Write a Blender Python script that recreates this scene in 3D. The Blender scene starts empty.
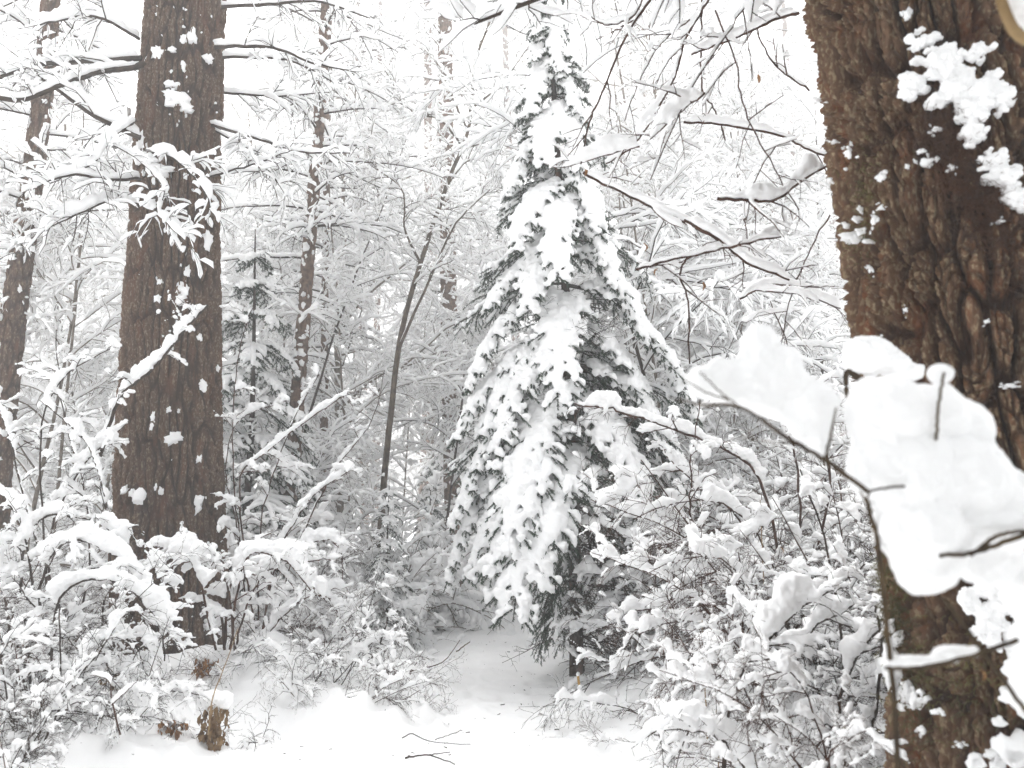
import bpy, math, random
import numpy as np

# ---------------------------------------------------------------- camera, sky, sun, exposure
S = bpy.context.scene
COL = S.collection
F_PX, PITCH, CAM_Z = 800.0, math.radians(9.65), 1.5
cd = bpy.data.cameras.new('camera')
cd.sensor_width = 36.0
cd.lens = F_PX / 1024 * 36
cd.clip_start, cd.clip_end = 0.05, 2000
cd.dof.use_dof = True
cd.dof.focus_distance = 7.6
cd.dof.aperture_fstop = 2.3
cam = bpy.data.objects.new('camera', cd)
COL.objects.link(cam)
cam.location = (0, 0, CAM_Z)
cam.rotation_euler = (math.pi / 2 + PITCH, 0, 0)
S.camera = cam

SUN_EL, SUN_AZ = math.radians(62), math.radians(-8)      # azimuth measured from +Y towards +X
w = bpy.data.worlds.new('World')
S.world = w
w.use_nodes = True
nt = w.node_tree
bg = nt.nodes['Background']
sky = nt.nodes.new('ShaderNodeTexSky')
sky.sky_type = 'NISHITA'
sky.sun_disc = False
sky.sun_elevation = SUN_EL
sky.sun_rotation = SUN_AZ
sky.dust_density = 6.0
sky.air_density = 2.0
hs = nt.nodes.new('ShaderNodeHueSaturation')
hs.inputs['Saturation'].default_value = 0.07              # an overcast sky has no blue
nt.links.new(sky.outputs[0], hs.inputs['Color'])
nt.links.new(hs.outputs[0], bg.inputs['Color'])
bg.inputs['Strength'].default_value = 0.15
sl = bpy.data.lights.new('sun', 'SUN')
sl.energy = 0.6
sl.angle = math.radians(70)
sl.color = (1.0, 0.985, 0.96)
so = bpy.data.objects.new('sun', sl)
COL.objects.link(so)
so.rotation_euler = (math.pi / 2 - SUN_EL, 0, math.pi - SUN_AZ)
S.view_settings.view_transform = 'Standard'
S.view_settings.look = 'None'
S.view_settings.gamma = 1.0
S.view_settings.use_curve_mapping = False
S.view_settings.exposure = 1.12
cy = S.cycles
cy.max_bounces = 14
cy.diffuse_bounces = 12
cy.glossy_bounces = 2
cy.volume_bounces = 3
cy.use_denoising = True
cy.caustics_reflective = False
cy.caustics_refractive = False

# ---------------------------------------------------------------- helpers
RNG = np.random.default_rng(11)
def seed(k):
    global RNG
    RNG = np.random.default_rng(k)
U = lambda a, b: float(RNG.uniform(a, b))
UP = np.array((0., 0., 1.))
CA, SA = math.cos(PITCH), math.sin(PITCH)
def at(px, py, Y):
    """The point seen at a pixel at a distance Y in front of the viewer."""
    a, b = (px - 512) / F_PX, (384 - py) / F_PX
    d = np.array((a, CA - b * SA, SA + b * CA))
    return np.array((0, 0, CAM_Z)) + d * (Y / d[1])
def hash3(i, j, k):
    n = (i * 73856093) ^ (j * 19349663) ^ (k * 83492791)
    n &= 0x7fffffff
    n = ((n ^ (n >> 13)) * 1274126177) & 0x7fffffff
    n = ((n ^ (n >> 15)) * 668265263) & 0x7fffffff
    return ((n >> 8) & 0xffff) / 65535.0
def vnoise(p):
    f = np.floor(p); i = f.astype(np.int64); t = p - f
    t = t * t * (3 - 2 * t)
    x, y, z = i[..., 0], i[..., 1], i[..., 2]
    u, v, q = t[..., 0], t[..., 1], t[..., 2]
    r = 0
    for a in (0, 1):
        wa = u if a else 1 - u
        for b in (0, 1):
            wb = wa * (v if b else 1 - v)
            r = r + wb * ((1 - q) * hash3(x + a, y + b, z) + q * hash3(x + a, y + b, z + 1))
    return r
def unit(v):
    return v / np.maximum(np.linalg.norm(v, axis=-1, keepdims=True), 1e-9)
def sstep(a, b, x):
    t = np.clip((x - a) / (b - a), 0, 1)
    return t * t * (3 - 2 * t)

def make_mesh(name, V, Q, smooth=True, attr=None):
    me = bpy.data.meshes.new(name)
    V = np.ascontiguousarray(V, dtype=np.float32).reshape(-1, 3)
    Q = np.ascontiguousarray(Q, dtype=np.int32)
    k = Q.shape[1]
    me.vertices.add(len(V)); me.vertices.foreach_set('co', V.ravel())
    me.loops.add(Q.size); me.loops.foreach_set('vertex_index', Q.ravel())
    me.polygons.add(len(Q))
    me.polygons.foreach_set('loop_start', np.arange(0, Q.size, k, dtype=np.int32))
    if smooth:
        me.polygons.foreach_set('use_smooth', np.ones(len(Q), dtype=bool))
    me.update(calc_edges=True)
    if attr is not None:
        at_ = me.attributes.new(attr[0], 'FLOAT', 'POINT')
        at_.data.foreach_set('value', np.ascontiguousarray(attr[1], dtype=np.float32).ravel())
    return me
def obj(name, me, mat, parent=None, loc=None):
    o = bpy.data.objects.new(name, me)
    COL.objects.link(o)
    if mat is not None and me is not None:
        me.materials.clear(); me.materials.append(mat)
    if parent is not None: o.parent = parent
    if loc is not None: o.location = [float(c) for c in loc]
    return o
def tag(o, label, cat, group=None, kind=None):
    if label: o['label'] = label
    if cat: o['category'] = cat
    if group: o['group'] = group
    if kind: o['kind'] = kind
    return o
def thing(name, label, cat, loc=(0, 0, 0), group=None):
    return tag(obj(name, None, None, None, loc), label, cat, group)
def dup(root, loc, rz, sc, label=None):
    """A copy of a thing with copies of its parts and sub-parts."""
    r = root.copy(); COL.objects.link(r)
    r.location = [float(c) for c in loc]; r.rotation_euler = (0, 0, rz); r.scale = (sc, sc, sc)
    if label: r['label'] = label
    for ch in list(root.children):
        c = ch.copy(); COL.objects.link(c); c.parent = r
        for g in ch.children:
            d = g.copy(); COL.objects.link(d); d.parent = c
    return r

def resample(P, R, n):
    s = np.concatenate(([0], np.cumsum(np.linalg.norm(np.diff(P, axis=0), axis=1))))
    t = np.linspace(0, s[-1], n)
    return np.stack([np.interp(t, s, P[:, i]) for i in range(3)], 1), np.interp(t, s, R)
def smooth_line(pts, n):
    """Catmull-Rom through the points, n samples."""
    p = np.asarray(pts, float)
    e = np.vstack((2 * p[0] - p[1], p, 2 * p[-1] - p[-2]))
    t = np.linspace(0, len(p) - 1 - 1e-6, n)
    i = t.astype(int); f = (t - i)[:, None]
    a, b, c, d = e[i], e[i + 1], e[i + 2], e[i + 3]
    return 0.5 * (2 * b + (c - a) * f + (2 * a - 5 * b + 4 * c - d) * f ** 2 + (3 * b - a - 3 * c + d) * f ** 3)
def plen(P):
    return float(np.linalg.norm(np.diff(P, axis=0), axis=1).sum())

def ring_quads(m, n, s):
    base = (np.arange(m) * n * s)[:, None, None]
    i = np.arange(n - 1)[None, :, None] * s
    j = np.arange(s)[None, None, :]; j2 = (j + 1) % s
    a = base + i
    return np.stack([a + j, a + j2, a + s + j2, a + s + j], -1).reshape(-1, 4)
class Tubes:
    """Bark: round tapered tubes along polylines, gathered into one mesh."""
    def __init__(self): self.b = {}
    def add(self, P, R):
        e0, e1 = (P[0] - P[1]) * .02, (P[-1] - P[-2]) * .02
        P = np.vstack((P[:1] + e0, P, P[-1:] + e1)); R = np.concatenate(([R[0] * .05], R, [R[-1] * .05]))
        n = len(P); self.b.setdefault(n, []).append((P, R))
    def mesh(self, name, sides=5, origin=(0, 0, 0)):
        VV, QQ, off = [], [], 0
        a = np.arange(sides) * 2 * math.pi / sides
        for n, L in self.b.items():
            P = np.stack([x[0] for x in L]) - np.asarray(origin); R = np.stack([x[1] for x in L])
            T = unit(np.gradient(P, axis=1))
            D = unit(P[:, -1] - P[:, 0])
            ref = np.eye(3)[np.argmin(np.abs(D), axis=1)][:, None, :]
            X = unit(np.cross(T, np.broadcast_to(ref, T.shape))); Y = np.cross(T, X)
            V = P[:, :, None] + R[:, :, None, None] * (X[:, :, None] * np.cos(a)[:, None] + Y[:, :, None] * np.sin(a)[:, None])
            VV.append(V.reshape(-1, 3)); QQ.append(ring_quads(len(L), n, sides) + off); off += V.size // 3
        return make_mesh(name, np.vstack(VV), np.vstack(QQ))
class Snow:
    """Snow lying along polylines: rounded uneven ridges on the upper side."""
    def __init__(self, ds=0.03, gap=0.25, sides=7, lump=9.0, rough=0.25, base=.95, var=.5):
        self.base = base; self.var = var
        self.b = {}; self.ds = ds; self.gap = gap; self.sides = sides; self.lump = lump; self.rough = rough
    def add(self, P, R, H, W=None, soft=0.0, full=False):
        n = max(5, int(plen(P) / self.ds) + 1); n = 5 + ((n - 5 + 3) // 4) * 4
        n = min(n, 121)
        P, R = resample(P, R, n)
        self.b.setdefault(n, []).append((P, R, H, W if W else 0.56 * H, soft, 0.0 if full else 1.0))
    def mesh(self, name, origin=(0, 0, 0)):
        VV, QQ, off = [], [], 0
        s = self.sides
        a = np.arange(s) * 2 * math.pi / s - math.pi / 2
        for n, L in self.b.items():
            m = len(L)
            P = np.stack([x[0] for x in L]); R = np.stack([x[1] for x in L])
            H, W, soft, gp = (np.array([x[i] for x in L])[:, None] for i in (2, 3, 4, 5))
            T = unit(np.gradient(P, axis=1))
            c = np.hypot(T[..., 0], T[..., 1])
            slope = sstep(0.28, 0.75, c + soft)
            t = np.linspace(0, 1, n)[None, :]
            length = np.linalg.norm(np.diff(P, axis=1), axis=2).sum(1)[:, None]
            e = np.clip(H / length * 0.8, 0.04, 0.5)
            tap = np.sqrt(np.clip(np.minimum(t / e, (1 - t) / e), 0, 1))
            l1 = vnoise(P * self.lump + 3.1); l2 = vnoise(P * self.lump * 0.5 + 17.7)
            g = 1 - gp * (1 - sstep(self.gap - 0.1, self.gap + 0.1, l2))
            k = slope * tap * np.maximum(.12, self.base + self.var * (l1 - .5) + .5 * (l2 - .5)) * g
            side = unit(np.stack([T[..., 1], -T[..., 0], np.full_like(c, 1e-6)], -1))
            up = unit(UP - T * (T[..., 2:3]) * 0.9 + 1e-6)
            h = (k * H)[..., None, None]; wd = (np.sqrt(np.maximum(k, 0)) * slope * tap * g * W)[..., None, None] * 0.9
            off_ = (0.45 * R * (k > 0.02))[..., None, None]
            V = P[:, :, None] + side[:, :, None] * wd * np.cos(a)[:, None] + up[:, :, None] * (h * (0.49 + 0.51 * np.sin(a)[:, None]) + off_)
            f = self.rough * h[..., 0:1] if self.rough else 0
            if self.rough:
                q = 0.9 / max(0.012, float(np.mean(H)) * 0.7)
                nz = np.stack([vnoise(V * q + o) for o in (0.0, 31.3, 57.9)], -1) - 0.5
                V = V + nz * 2 * self.rough * h * (.12 + .88 * (.5 + .5 * np.sin(a)) ** .7)[:, None]
            VV.append((V - np.asarray(origin)).reshape(-1, 3)); QQ.append(ring_quads(m, n, s) + off); off += V.size // 3
        return make_mesh(name, np.vstack(VV), np.vstack(QQ))

    def fused(self, name, voxel, smooth=3, origin=(0, 0, 0), rough=.004, freq=45.0):
        """The same ridges grown together into one soft closed skin."""
        raw = self.mesh(name + '_raw')
        o = bpy.data.objects.new(name + '_raw', raw); COL.objects.link(o)
        m = o.modifiers.new('r', 'REMESH'); m.mode = 'VOXEL'; m.voxel_size = voxel; m.use_smooth_shade = True
        m2 = o.modifiers.new('s', 'SMOOTH'); m2.iterations = smooth; m2.factor = 0.5
        dg = bpy.context.evaluated_depsgraph_get(); dg.update()
        res = bpy.data.meshes.new_from_object(o.evaluated_get(dg))
        bpy.data.objects.remove(o); bpy.data.meshes.remove(raw)
        n = len(res.vertices); res.name = name
        co = np.empty(n * 3, dtype=np.float32); res.vertices.foreach_get('co', co); co = co.reshape(-1, 3).astype(float)
        no = np.empty(n * 3, dtype=np.float32); res.vertices.foreach_get('normal', no); no = no.reshape(-1, 3)
        d = vnoise(co * freq) - .5 + .6 * (vnoise(co * freq * 2.2 + 7) - .5) + .8 * (vnoise(co * freq * .45 + 3) - .5)
        co = co + no * (d * 2 * rough)[:, None] - np.asarray(origin)
        res.vertices.foreach_set('co', co.astype(np.float32).ravel()); res.update()
        return res

def rand_dir(d, ang):
    """A direction turned from d by about ang."""
    d = unit(np.asarray(d, float))
    r = RNG.normal(size=3); r = unit(r - d * (r @ d))
    return d * math.cos(ang) + r * math.sin(ang)
def stem(p, d, L, r0, r1, wig=0.12, droop=0.0, n=None, step=0.08):
    n = n or max(4, min(14, int(L / step)))
    D = unit(np.asarray(d, float)) + np.cumsum(RNG.normal(size=(n - 1, 3)) * wig * math.sqrt(6.0 / n), axis=0)
    D[:, 2] -= droop * np.linspace(0, 1, n - 1)
    D = unit(D)
    P = np.vstack((p, p + np.cumsum(D * (L / (n - 1)), axis=0)))
    return P, np.linspace(r0, r1, n)
def grow(tubes, snow, P, R, specs, flat=0.0):
    """Side twigs on a stem, twigs on those, and so on.
    specs: per level (count, length, angle, droop, snow height, t_min)"""
    if not specs: return
    cnt, L, ang, droop, H, t0 = specs[0]
    n = len(P)
    for i in range(cnt):
        t = t0 + (0.99 - t0) * (i + U(0, 1)) / cnt
        k = t * (n - 1); j = min(int(k), n - 2); f = k - j
        p = P[j] * (1 - f) + P[j + 1] * f
        r = R[j] * (1 - f) + R[j + 1] * f
        d = rand_dir(P[j + 1] - P[j], ang * U(0.7, 1.25))
        d[2] = d[2] * (1 - flat)
        l = L * U(0.45, 1.2) * (1.15 - 0.6 * t)
        rr = min(r * 0.8, 0.0030 + 0.0065 * l)
        cP, cR = stem(p, d, l, rr, max(0.0012, rr * 0.4), 0.16, droop)
        tubes.add(cP, cR)
        if H and snow is not None and (not flat or RNG.random() < .72): snow.add(cP, cR, H * U(0.5, 1.4), None, 0.05)
        grow(tubes, snow, cP, cR, specs[1:], flat)

def blobs_mesh(name, spheres, voxel, smooth=6, rough=0.0, freq=20.0, origin=(0, 0, 0)):
    """One lumpy closed surface around several ellipsoids (voxel union, then smoothed and roughened)."""
    VV, QQ, off = [], [], 0
    nu, nv = 20, 12
    th = np.linspace(0, 2 * math.pi, nu, endpoint=False); ph = np.linspace(0.02, math.pi - 0.02, nv)
    sp = np.stack([np.outer(np.sin(ph), np.cos(th)), np.outer(np.sin(ph), np.sin(th)), np.outer(np.cos(ph), np.ones(nu))], -1)
    for c, r in spheres:
        V = np.asarray(c) + sp * np.asarray(r) * np.ones(3)
        V = V.reshape(-1, 3)
        cap = np.array([[off + k, off + (k + 1) % nu, off + nu - 1 - k, off + (nu - k) % nu] for k in range(0)]).reshape(-1, 4)
        VV.append(V); QQ.append(ring_quads(1, nv, nu) + off); off += len(V)
    me = make_mesh(name + '_raw', np.vstack(VV), np.vstack(QQ))
    import bmesh
    bm = bmesh.new(); bm.from_mesh(me)
    bmesh.ops.holes_fill(bm, edges=[e for e in bm.edges if e.is_boundary], sides=0)
    bm.to_mesh(me); bm.free()
    o = bpy.data.objects.new(name + '_raw', me); COL.objects.link(o)
    m = o.modifiers.new('r', 'REMESH'); m.mode = 'VOXEL'; m.voxel_size = voxel; m.use_smooth_shade = True
    m2 = o.modifiers.new('s', 'SMOOTH'); m2.iterations = smooth; m2.factor = 0.6
    dg = bpy.context.evaluated_depsgraph_get(); dg.update()
    res = bpy.data.meshes.new_from_object(o.evaluated_get(dg))
    bpy.data.objects.remove(o); bpy.data.meshes.remove(me)
    res.name = name
    n = len(res.vertices)
    co = np.empty(n * 3, dtype=np.float32); res.vertices.foreach_get('co', co); co = co.reshape(-1, 3).astype(float)
    if rough:
        no = np.empty(n * 3, dtype=np.float32); res.vertices.foreach_get('normal', no); no = no.reshape(-1, 3)
        d = (vnoise(co * freq) - 0.5) + 0.5 * (vnoise(co * freq * 2.3 + 9) - 0.5) + 0.3 * (vnoise(co * freq * 5.1 + 4) - 0.5)
        co = co + no * (d * 2 * rough)[:, None]
    co = co - np.asarray(origin)
    res.vertices.foreach_set('co', co.astype(np.float32).ravel()); res.update()
    return res

# ---------------------------------------------------------------- materials
def new_mat(name, rough=0.8, spec=0.2):
    m = bpy.data.materials.new(name); m.use_nodes = True
    n = m.node_tree.nodes; b = n['Principled BSDF']
    b.inputs['Roughness'].default_value = rough
    b.inputs['Specular IOR Level'].default_value = spec
    return m, m.node_tree, b
def noise_node(t, scale, detail=4, coord=None, vec=None):
    k = t.nodes.new('ShaderNodeTexNoise'); k.inputs['Scale'].default_value = scale; k.inputs['Detail'].default_value = detail
    if coord is not None:
        if vec is not None:
            mp = t.nodes.new('ShaderNodeMapping'); mp.inputs['Scale'].default_value = vec
            t.links.new(coord, mp.inputs[0]); coord = mp.outputs[0]
        t.links.new(coord, k.inputs['Vector'])
    return k
def ramp(t, fac, stops):
    r = t.nodes.new('ShaderNodeValToRGB'); el = r.color_ramp.elements
    while len(el) < len(stops): el.new(0.5)
    for e, (p, c) in zip(el, stops): e.position = p; e.color = (*c, 1)
    t.links.new(fac, r.inputs[0]); return r
def mix(t, fac, a, b):
    m = t.nodes.new('ShaderNodeMix'); m.data_type = 'RGBA'
    t.links.new(fac, m.inputs[0])
    for s_, i in ((a, 6), (b, 7)):
        if isinstance(s_, tuple): m.inputs[i].default_value = (*s_, 1)
        else: t.links.new(s_, m.inputs[i])
    return m.outputs[2]
def bump(t, b, h, strength, dist):
    k = t.nodes.new('ShaderNodeBump'); k.inputs['Strength'].default_value = strength; k.inputs['Distance'].default_value = dist
    t.links.new(h, k.inputs['Height']); t.links.new(k.outputs[0], b.inputs['Normal'])
def geo_pos(t):
    return t.nodes.new('ShaderNodeNewGeometry').outputs['Position']
def obj_pos(t):
    return t.nodes.new('ShaderNodeTexCoord').outputs['Object']

def snow_material(name, scale=38.0, strength=0.35, dist=0.012):
    m, t, b = new_mat(name, 0.6, 0.25)
    n1 = noise_node(t, scale, 5, obj_pos(t)); n2 = noise_node(t, 3.0, 3, obj_pos(t))
    r = ramp(t, n2.outputs[0], [(0.3, (0.945, 0.95, 0.955)), (0.7, (0.965, 0.965, 0.967))])
    t.links.new(r.outputs[0], b.inputs['Base Color'])
    bump(t, b, n1.outputs[0], strength, dist)
    return m
M_SNOW = snow_material('snow')
M_SNOWG = snow_material('ground_snow', 9.0, 0.35, 0.03)
def twig_material(name, c0, c1):
    m, t, b = new_mat(name, 0.85, 0.15)
    n = noise_node(t, 14.0, 4, obj_pos(t))
    r = ramp(t, n.outputs[0], [(0.35, c0), (0.65, c1)])
    t.links.new(r.outputs[0], b.inputs['Base Color'])
    return m
M_TWIG = twig_material('twig_bark', (0.022, 0.015, 0.011), (0.06, 0.041, 0.030))
M_TWIGR = twig_material('reddish_twig_bark', (0.035, 0.016, 0.011), (0.085, 0.040, 0.024))
M_GREY = twig_material('grey_bark', (0.12, 0.10, 0.08), (0.25, 0.21, 0.175))
M_MOSS = twig_material('mossy_bark', (0.035, 0.024, 0.016), (0.09, 0.062, 0.032))
M_FORK = twig_material('brown_grey_bark', (0.06, 0.047, 0.035), (0.14, 0.11, 0.08))
M_FARBARK = twig_material('far_trunk_bark', (0.09, 0.058, 0.042), (0.20, 0.135, 0.10))
M_LEAF = twig_material('dead_leaf', (0.16, 0.075, 0.03), (0.36, 0.19, 0.08))
M_OLDLEAF = twig_material('old_leaf', (0.12, 0.065, 0.032), (0.30, 0.20, 0.10))
M_STRAW = twig_material('dry_stalk', (0.22, 0.14, 0.07), (0.38, 0.27, 0.14))
M_TAN = twig_material('tan_bark', (0.20, 0.13, 0.06), (0.33, 0.23, 0.12))
M_STAKE = twig_material('yellow_wood', (0.42, 0.24, 0.05), (0.55, 0.34, 0.10))
def needle_material(name, c0, c1):
    m, t, b = new_mat(name, 0.6, 0.3)
    n = noise_node(t, 5.0, 3, obj_pos(t))
    r = ramp(t, n.outputs[0], [(0.35, c0), (0.65, c1)])
    t.links.new(r.outputs[0], b.inputs['Base Color'])
    return m
M_NEEDLE = needle_material('spruce_needles', (0.012, 0.03, 0.018), (0.035, 0.065, 0.035))
M_DEADNEEDLE = needle_material('brown_needles', (0.05, 0.02, 0.010), (0.11, 0.045, 0.02))
M_MOSSY = needle_material('moss', (0.06, 0.055, 0.012), (0.14, 0.12, 0.03))

def bark_material(name, furrow, plate, lichen, rust, moss_amt):
    m, t, b = new_mat(name, 0.92, 0.12)
    pos = obj_pos(t)
    a = t.nodes.new('ShaderNodeAttribute'); a.attribute_name = 'plate'
    n1 = noise_node(t, 9.0, 6, pos, (1, 1, 0.25))
    n2 = noise_node(t, 2.2, 4, pos, (1, 1, 0.5))
    n3 = noise_node(t, 52.0, 6, pos, (1, 1, 0.55))
    base = mix(t, a.outputs['Fac'], furrow, plate)
    r1 = ramp(t, n1.outputs[0], [(0.54, (0, 0, 0)), (0.70, (1, 1, 1))])
    c = mix(t, r1.outputs[0], base, rust)
    r2 = ramp(t, n3.outputs[0], [(0.53, (0, 0, 0)), (0.61, (1, 1, 1))])
    mul = t.nodes.new('ShaderNodeMath'); mul.operation = 'MULTIPLY'
    t.links.new(r2.outputs[0], mul.inputs[0]); t.links.new(a.outputs['Fac'], mul.inputs[1])
    c = mix(t, mul.outputs[0], c, lichen)
    if moss_amt:
        r3 = ramp(t, n2.outputs[0], [(0.62 - 0.1 * moss_amt, (0, 0, 0)), (0.76, (1, 1, 1))])
        c = mix(t, r3.outputs[0], c, (0.085, 0.078, 0.02))
    t.links.new(c, b.inputs['Base Color'])
    n4 = noise_node(t, 55.0, 6, pos, (1, 1, 0.35))
    bump(t, b, n4.outputs[0], 0.8, 0.012)
    return m
M_BARKR = bark_material('furrowed_red_bark', (0.045, 0.021, 0.012), (0.15, 0.088, 0.053), (0.28, 0.21, 0.13), (0.19, 0.075, 0.036), 0.0)
M_BARKL = bark_material('furrowed_brown_bark', (0.032, 0.017, 0.010), (0.112, 0.067, 0.043), (0.23, 0.175, 0.13), (0.125, 0.058, 0.034), 0.0)

# ---------------------------------------------------------------- ground
MOUNDS = [(-3.0, 7.4, 0.20, 1.0), (-2.25, 7.3, 0.36, 0.55), (-4.4, 6.0, 0.35, 1.1), (-2.9, 5.4, 0.15, 0.7), (-1.7, 7.9, 0.15, 0.5),
          (-1.05, 5.2, 0.16, 0.35), (-0.75, 4.75, 0.20, 0.22), (1.9, 6.4, 0.38, 0.9), (2.2, 4.6, 0.35, 0.9), (1.5, 5.1, 0.16, 0.5), (-1.2, 8.2, 0.08, 0.5),
          (1.6, 8.2, 0.3, 0.8), (2.6, 3.2, 0.2, 0.7), (-0.9, 6.2, 0.06, 0.4), (-1.4, 6.6, 0.10, 0.5)]
PATH = smooth_line([(0.25, 3.5), (0.35, 4.8), (0.55, 6.2), (0.22, 7.6), (-0.25, 8.9), (-0.6, 10.0), (-1.2, 11.2), (-2.2, 13)], 60)
def gz(x, y):
    x = np.asarray(x, float); y = np.asarray(y, float)
    d = np.min(np.hypot(x[..., None] - PATH[:, 0], y[..., None] - PATH[:, 1]), -1)
    far = sstep(0.35, 1.3, d)
    p = np.stack([x, y, np.zeros_like(x)], -1)
    z = far * (0.04 + 0.20 * (vnoise(p * 0.7) - 0.4)) + 0.14 * (vnoise(p * 1.7 + 5) - 0.5) * (0.25 + far) + 0.07 * (vnoise(p * 4.3 + 9) - 0.5) * (0.2 + far)
    z += (0.06 * (vnoise(p * 9 + 2) - 0.5) + 0.03 * (vnoise(p * 21 + 2) - 0.5)) * (0.25 + far)
    z -= 0.035 * sstep(.60, .80, vnoise(p * 4.7 + 33)) - 0.03 * sstep(.66, .82, vnoise(p * 7.3 + 71)) * (0.3 + far)
    for mx, my, h, r in MOUNDS:
        z += h * np.exp(-((x - mx) ** 2 + (y - my) ** 2) / (r * r))
    z += 0.05 * np.exp(-((x - 0.0) ** 2 / 0.25 + (y - 9.2) ** 2 / 0.02))     # lip of drifted snow by the path
    z -= 0.06 * np.exp(-((x - 0.7) ** 2 + (y - 8.2) ** 2) / 0.5)               # hollow under the spruce
    return z + sstep(11, 60, y) * 1.2
def g1(x, y): return float(gz(np.array(x), np.array(y)))
def warp(a, b, n, dense, p):
    t = np.linspace(-1, 1, n); return dense * t + np.sign(t) * np.abs(t) ** p * b
gx = warp(-1, 300, 420, 6.0, 9); gy = np.linspace(0, 1, 420); gy = 0.2 + gy * 14 + gy ** 10 * 500
gy = np.concatenate(([-200, -60, -20, -5, -1.5, -0.5], gy))
X, Y = np.meshgrid(gx, gy)
Z = gz(X, Y)
n0, n1 = X.shape
idx = np.arange(n0 * n1).reshape(n0, n1)
Q = np.stack([idx[:-1, :-1], idx[:-1, 1:], idx[1:, 1:], idx[1:, :-1]], -1).reshape(-1, 4)
o = obj('ground', make_mesh('ground', np.stack([X, Y, Z], -1), Q), M_SNOWG)
tag(o, 'deep white snow over the forest floor with a trodden path', 'ground', None, 'structure')

# ---------------------------------------------------------------- trunks of the two great trees
def voro(u, v, per):
    iu, iv = np.floor(u).astype(np.int64), np.floor(v).astype(np.int64)
    f1 = np.full(u.shape, 9.0); f2 = np.full(u.shape, 9.0)
    for a in (-1, 0, 1):
        for b in (-1, 0, 1):
            cu, cv = iu + a, iv + b
            k = np.mod(cu, per)
            d = np.hypot(u - (cu + 0.15 + 0.7 * hash3(k, cv, 7)), v - (cv + 0.15 + 0.7 * hash3(k, cv, 91)))
            n = np.minimum(f1, d); f2 = np.minimum(np.maximum(f1, d), f2); f1 = n
    return f2 - f1
def bark_trunk(name, axis, radii, nth, nv, cw, ch, amp, s, wp=1.0):
    A = smooth_line(axis, nv); Rr = np.interp(np.linspace(0, 1, nv), np.linspace(0, 1, len(radii)), radii)
    sl_ = np.concatenate(([0], np.cumsum(np.linalg.norm(np.diff(A, axis=0), axis=1))))
    th = np.linspace(0, 2 * math.pi, nth, endpoint=False)
    TH, VV = np.meshgrid(th, sl_)
    RR = Rr[:, None] * np.ones_like(TH); R0 = float(np.mean(radii))
    cyl = np.stack([np.cos(TH) * R0, np.sin(TH) * R0, VV], -1)
    per = int(2 * math.pi * R0 / cw)
    wu = wp * ((vnoise(cyl * (5, 5, 2.2) + s) - 0.5) * 1.5 + (vnoise(cyl * (14, 14, 6) + s + 8) - 0.5) * 0.7)
    wv = (vnoise(cyl * (9, 9, 4) + s + 40) - 0.5) * 0.9
    u = TH / (2 * math.pi) * per + wu; v = VV / ch + wv
    e1 = voro(u, v, per)
    e2 = voro(u * 3 + 0.8 * wv, v * 4 + 0.5 * wu, per * 3)
    e3 = voro(u * 7 + 1.5 * wv, v * 13 + 1.2 * wu, per * 7)
    h = sstep(0.0, 0.4, e1)
    fine = vnoise(cyl * (60, 60, 22) + s) - 0.5 + 0.6 * (vnoise(cyl * (130, 130, 60) + s) - 0.5)
    D = amp * (h - 1 + 0.45 * (sstep(0, 0.5, e2) - 1) * (0.35 + 0.65 * h) + 0.14 * (sstep(0, .5, e3) - 1) + 0.2 * fine + 0.6 * (vnoise(cyl * (12, 12, 2) + s + 3) - 0.5))
    bulge = 0.05 * (vnoise(cyl * (2.0, 2.0, 0.8) + s + 70) - 0.5) * 2
    RR = RR * (1 + bulge) + D
    V = A[:, None] + np.stack([np.cos(TH) * RR, np.sin(TH) * RR, np.zeros_like(RR)], -1)
    return make_mesh(name, V, ring_quads(1, nv, nth), True, ('plate', h * (0.55 + 0.45 * sstep(0, 0.4, e2))))
def stuck_snow(A, Rr, items, s, nu=18, nv=9):
    """Lumps of snow caught on a trunk. items: (px, py, width_px, height_px, thickness m) on the side facing the path."""
    VV, QQ, off = [], [], 0
    out = []
    Am, Rm = np.asarray(A), np.asarray(Rr)
    for px, py, wpx, hpx, th in items:
        Yc = float(np.mean(Am[:, 1]))
        p = at(px, py, Yc)
        for _ in range(3):
            k = np.interp(p[2], Am[:, 2], np.arange(len(Am))); j = min(int(k), len(Am) - 2); f = k - j
            c = Am[j] * (1 - f) + Am[j + 1] * f; r = float(np.interp(k, np.arange(len(Rm)), Rm))
            dx = np.clip(p[0] - c[0], -0.99 * r, 0.99 * r)
            Yf = c[1] - math.sqrt(r * r - dx * dx)
            p = at(px, py, Yf)
        n = unit(np.array((dx, p[1] - c[1], 0.0)))
        m = Yf / F_PX
        out.append((p, n, wpx * m / 2, hpx * m / 2, th))
    return out
def lump_mesh(name, items, origin=(0, 0, 0), nu=16, nv=9):
    th = np.linspace(0, 2 * math.pi, nu, endpoint=False); ph = np.linspace(0.02, math.pi - 0.02, nv)
    sp = np.stack([np.outer(np.sin(ph), np.cos(th)), np.outer(np.sin(ph), np.sin(th)), np.outer(np.cos(ph), np.ones(nu))], -1)
    VV, QQ, off = [], [], 0
    for p, n, a, b, t in items:
        s = unit(np.cross(n, UP)); q = sp.reshape(-1, 3)
        ns = 0.95 + 1.5 * (vnoise(q * 1.6 + p * 31) - 0.5) + 1.0 * (vnoise(q * 4 + p * 17) - 0.5)
        V = p + (q[:, 0:1] * a * s + q[:, 1:2] * t * n + q[:, 2:3] * b * UP) * ns[:, None]
        VV.append(V - np.asarray(origin)); QQ.append(ring_quads(1, nv, nu) + off); off += len(V)
    return make_mesh(name, np.vstack(VV), np.vstack(QQ))

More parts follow.
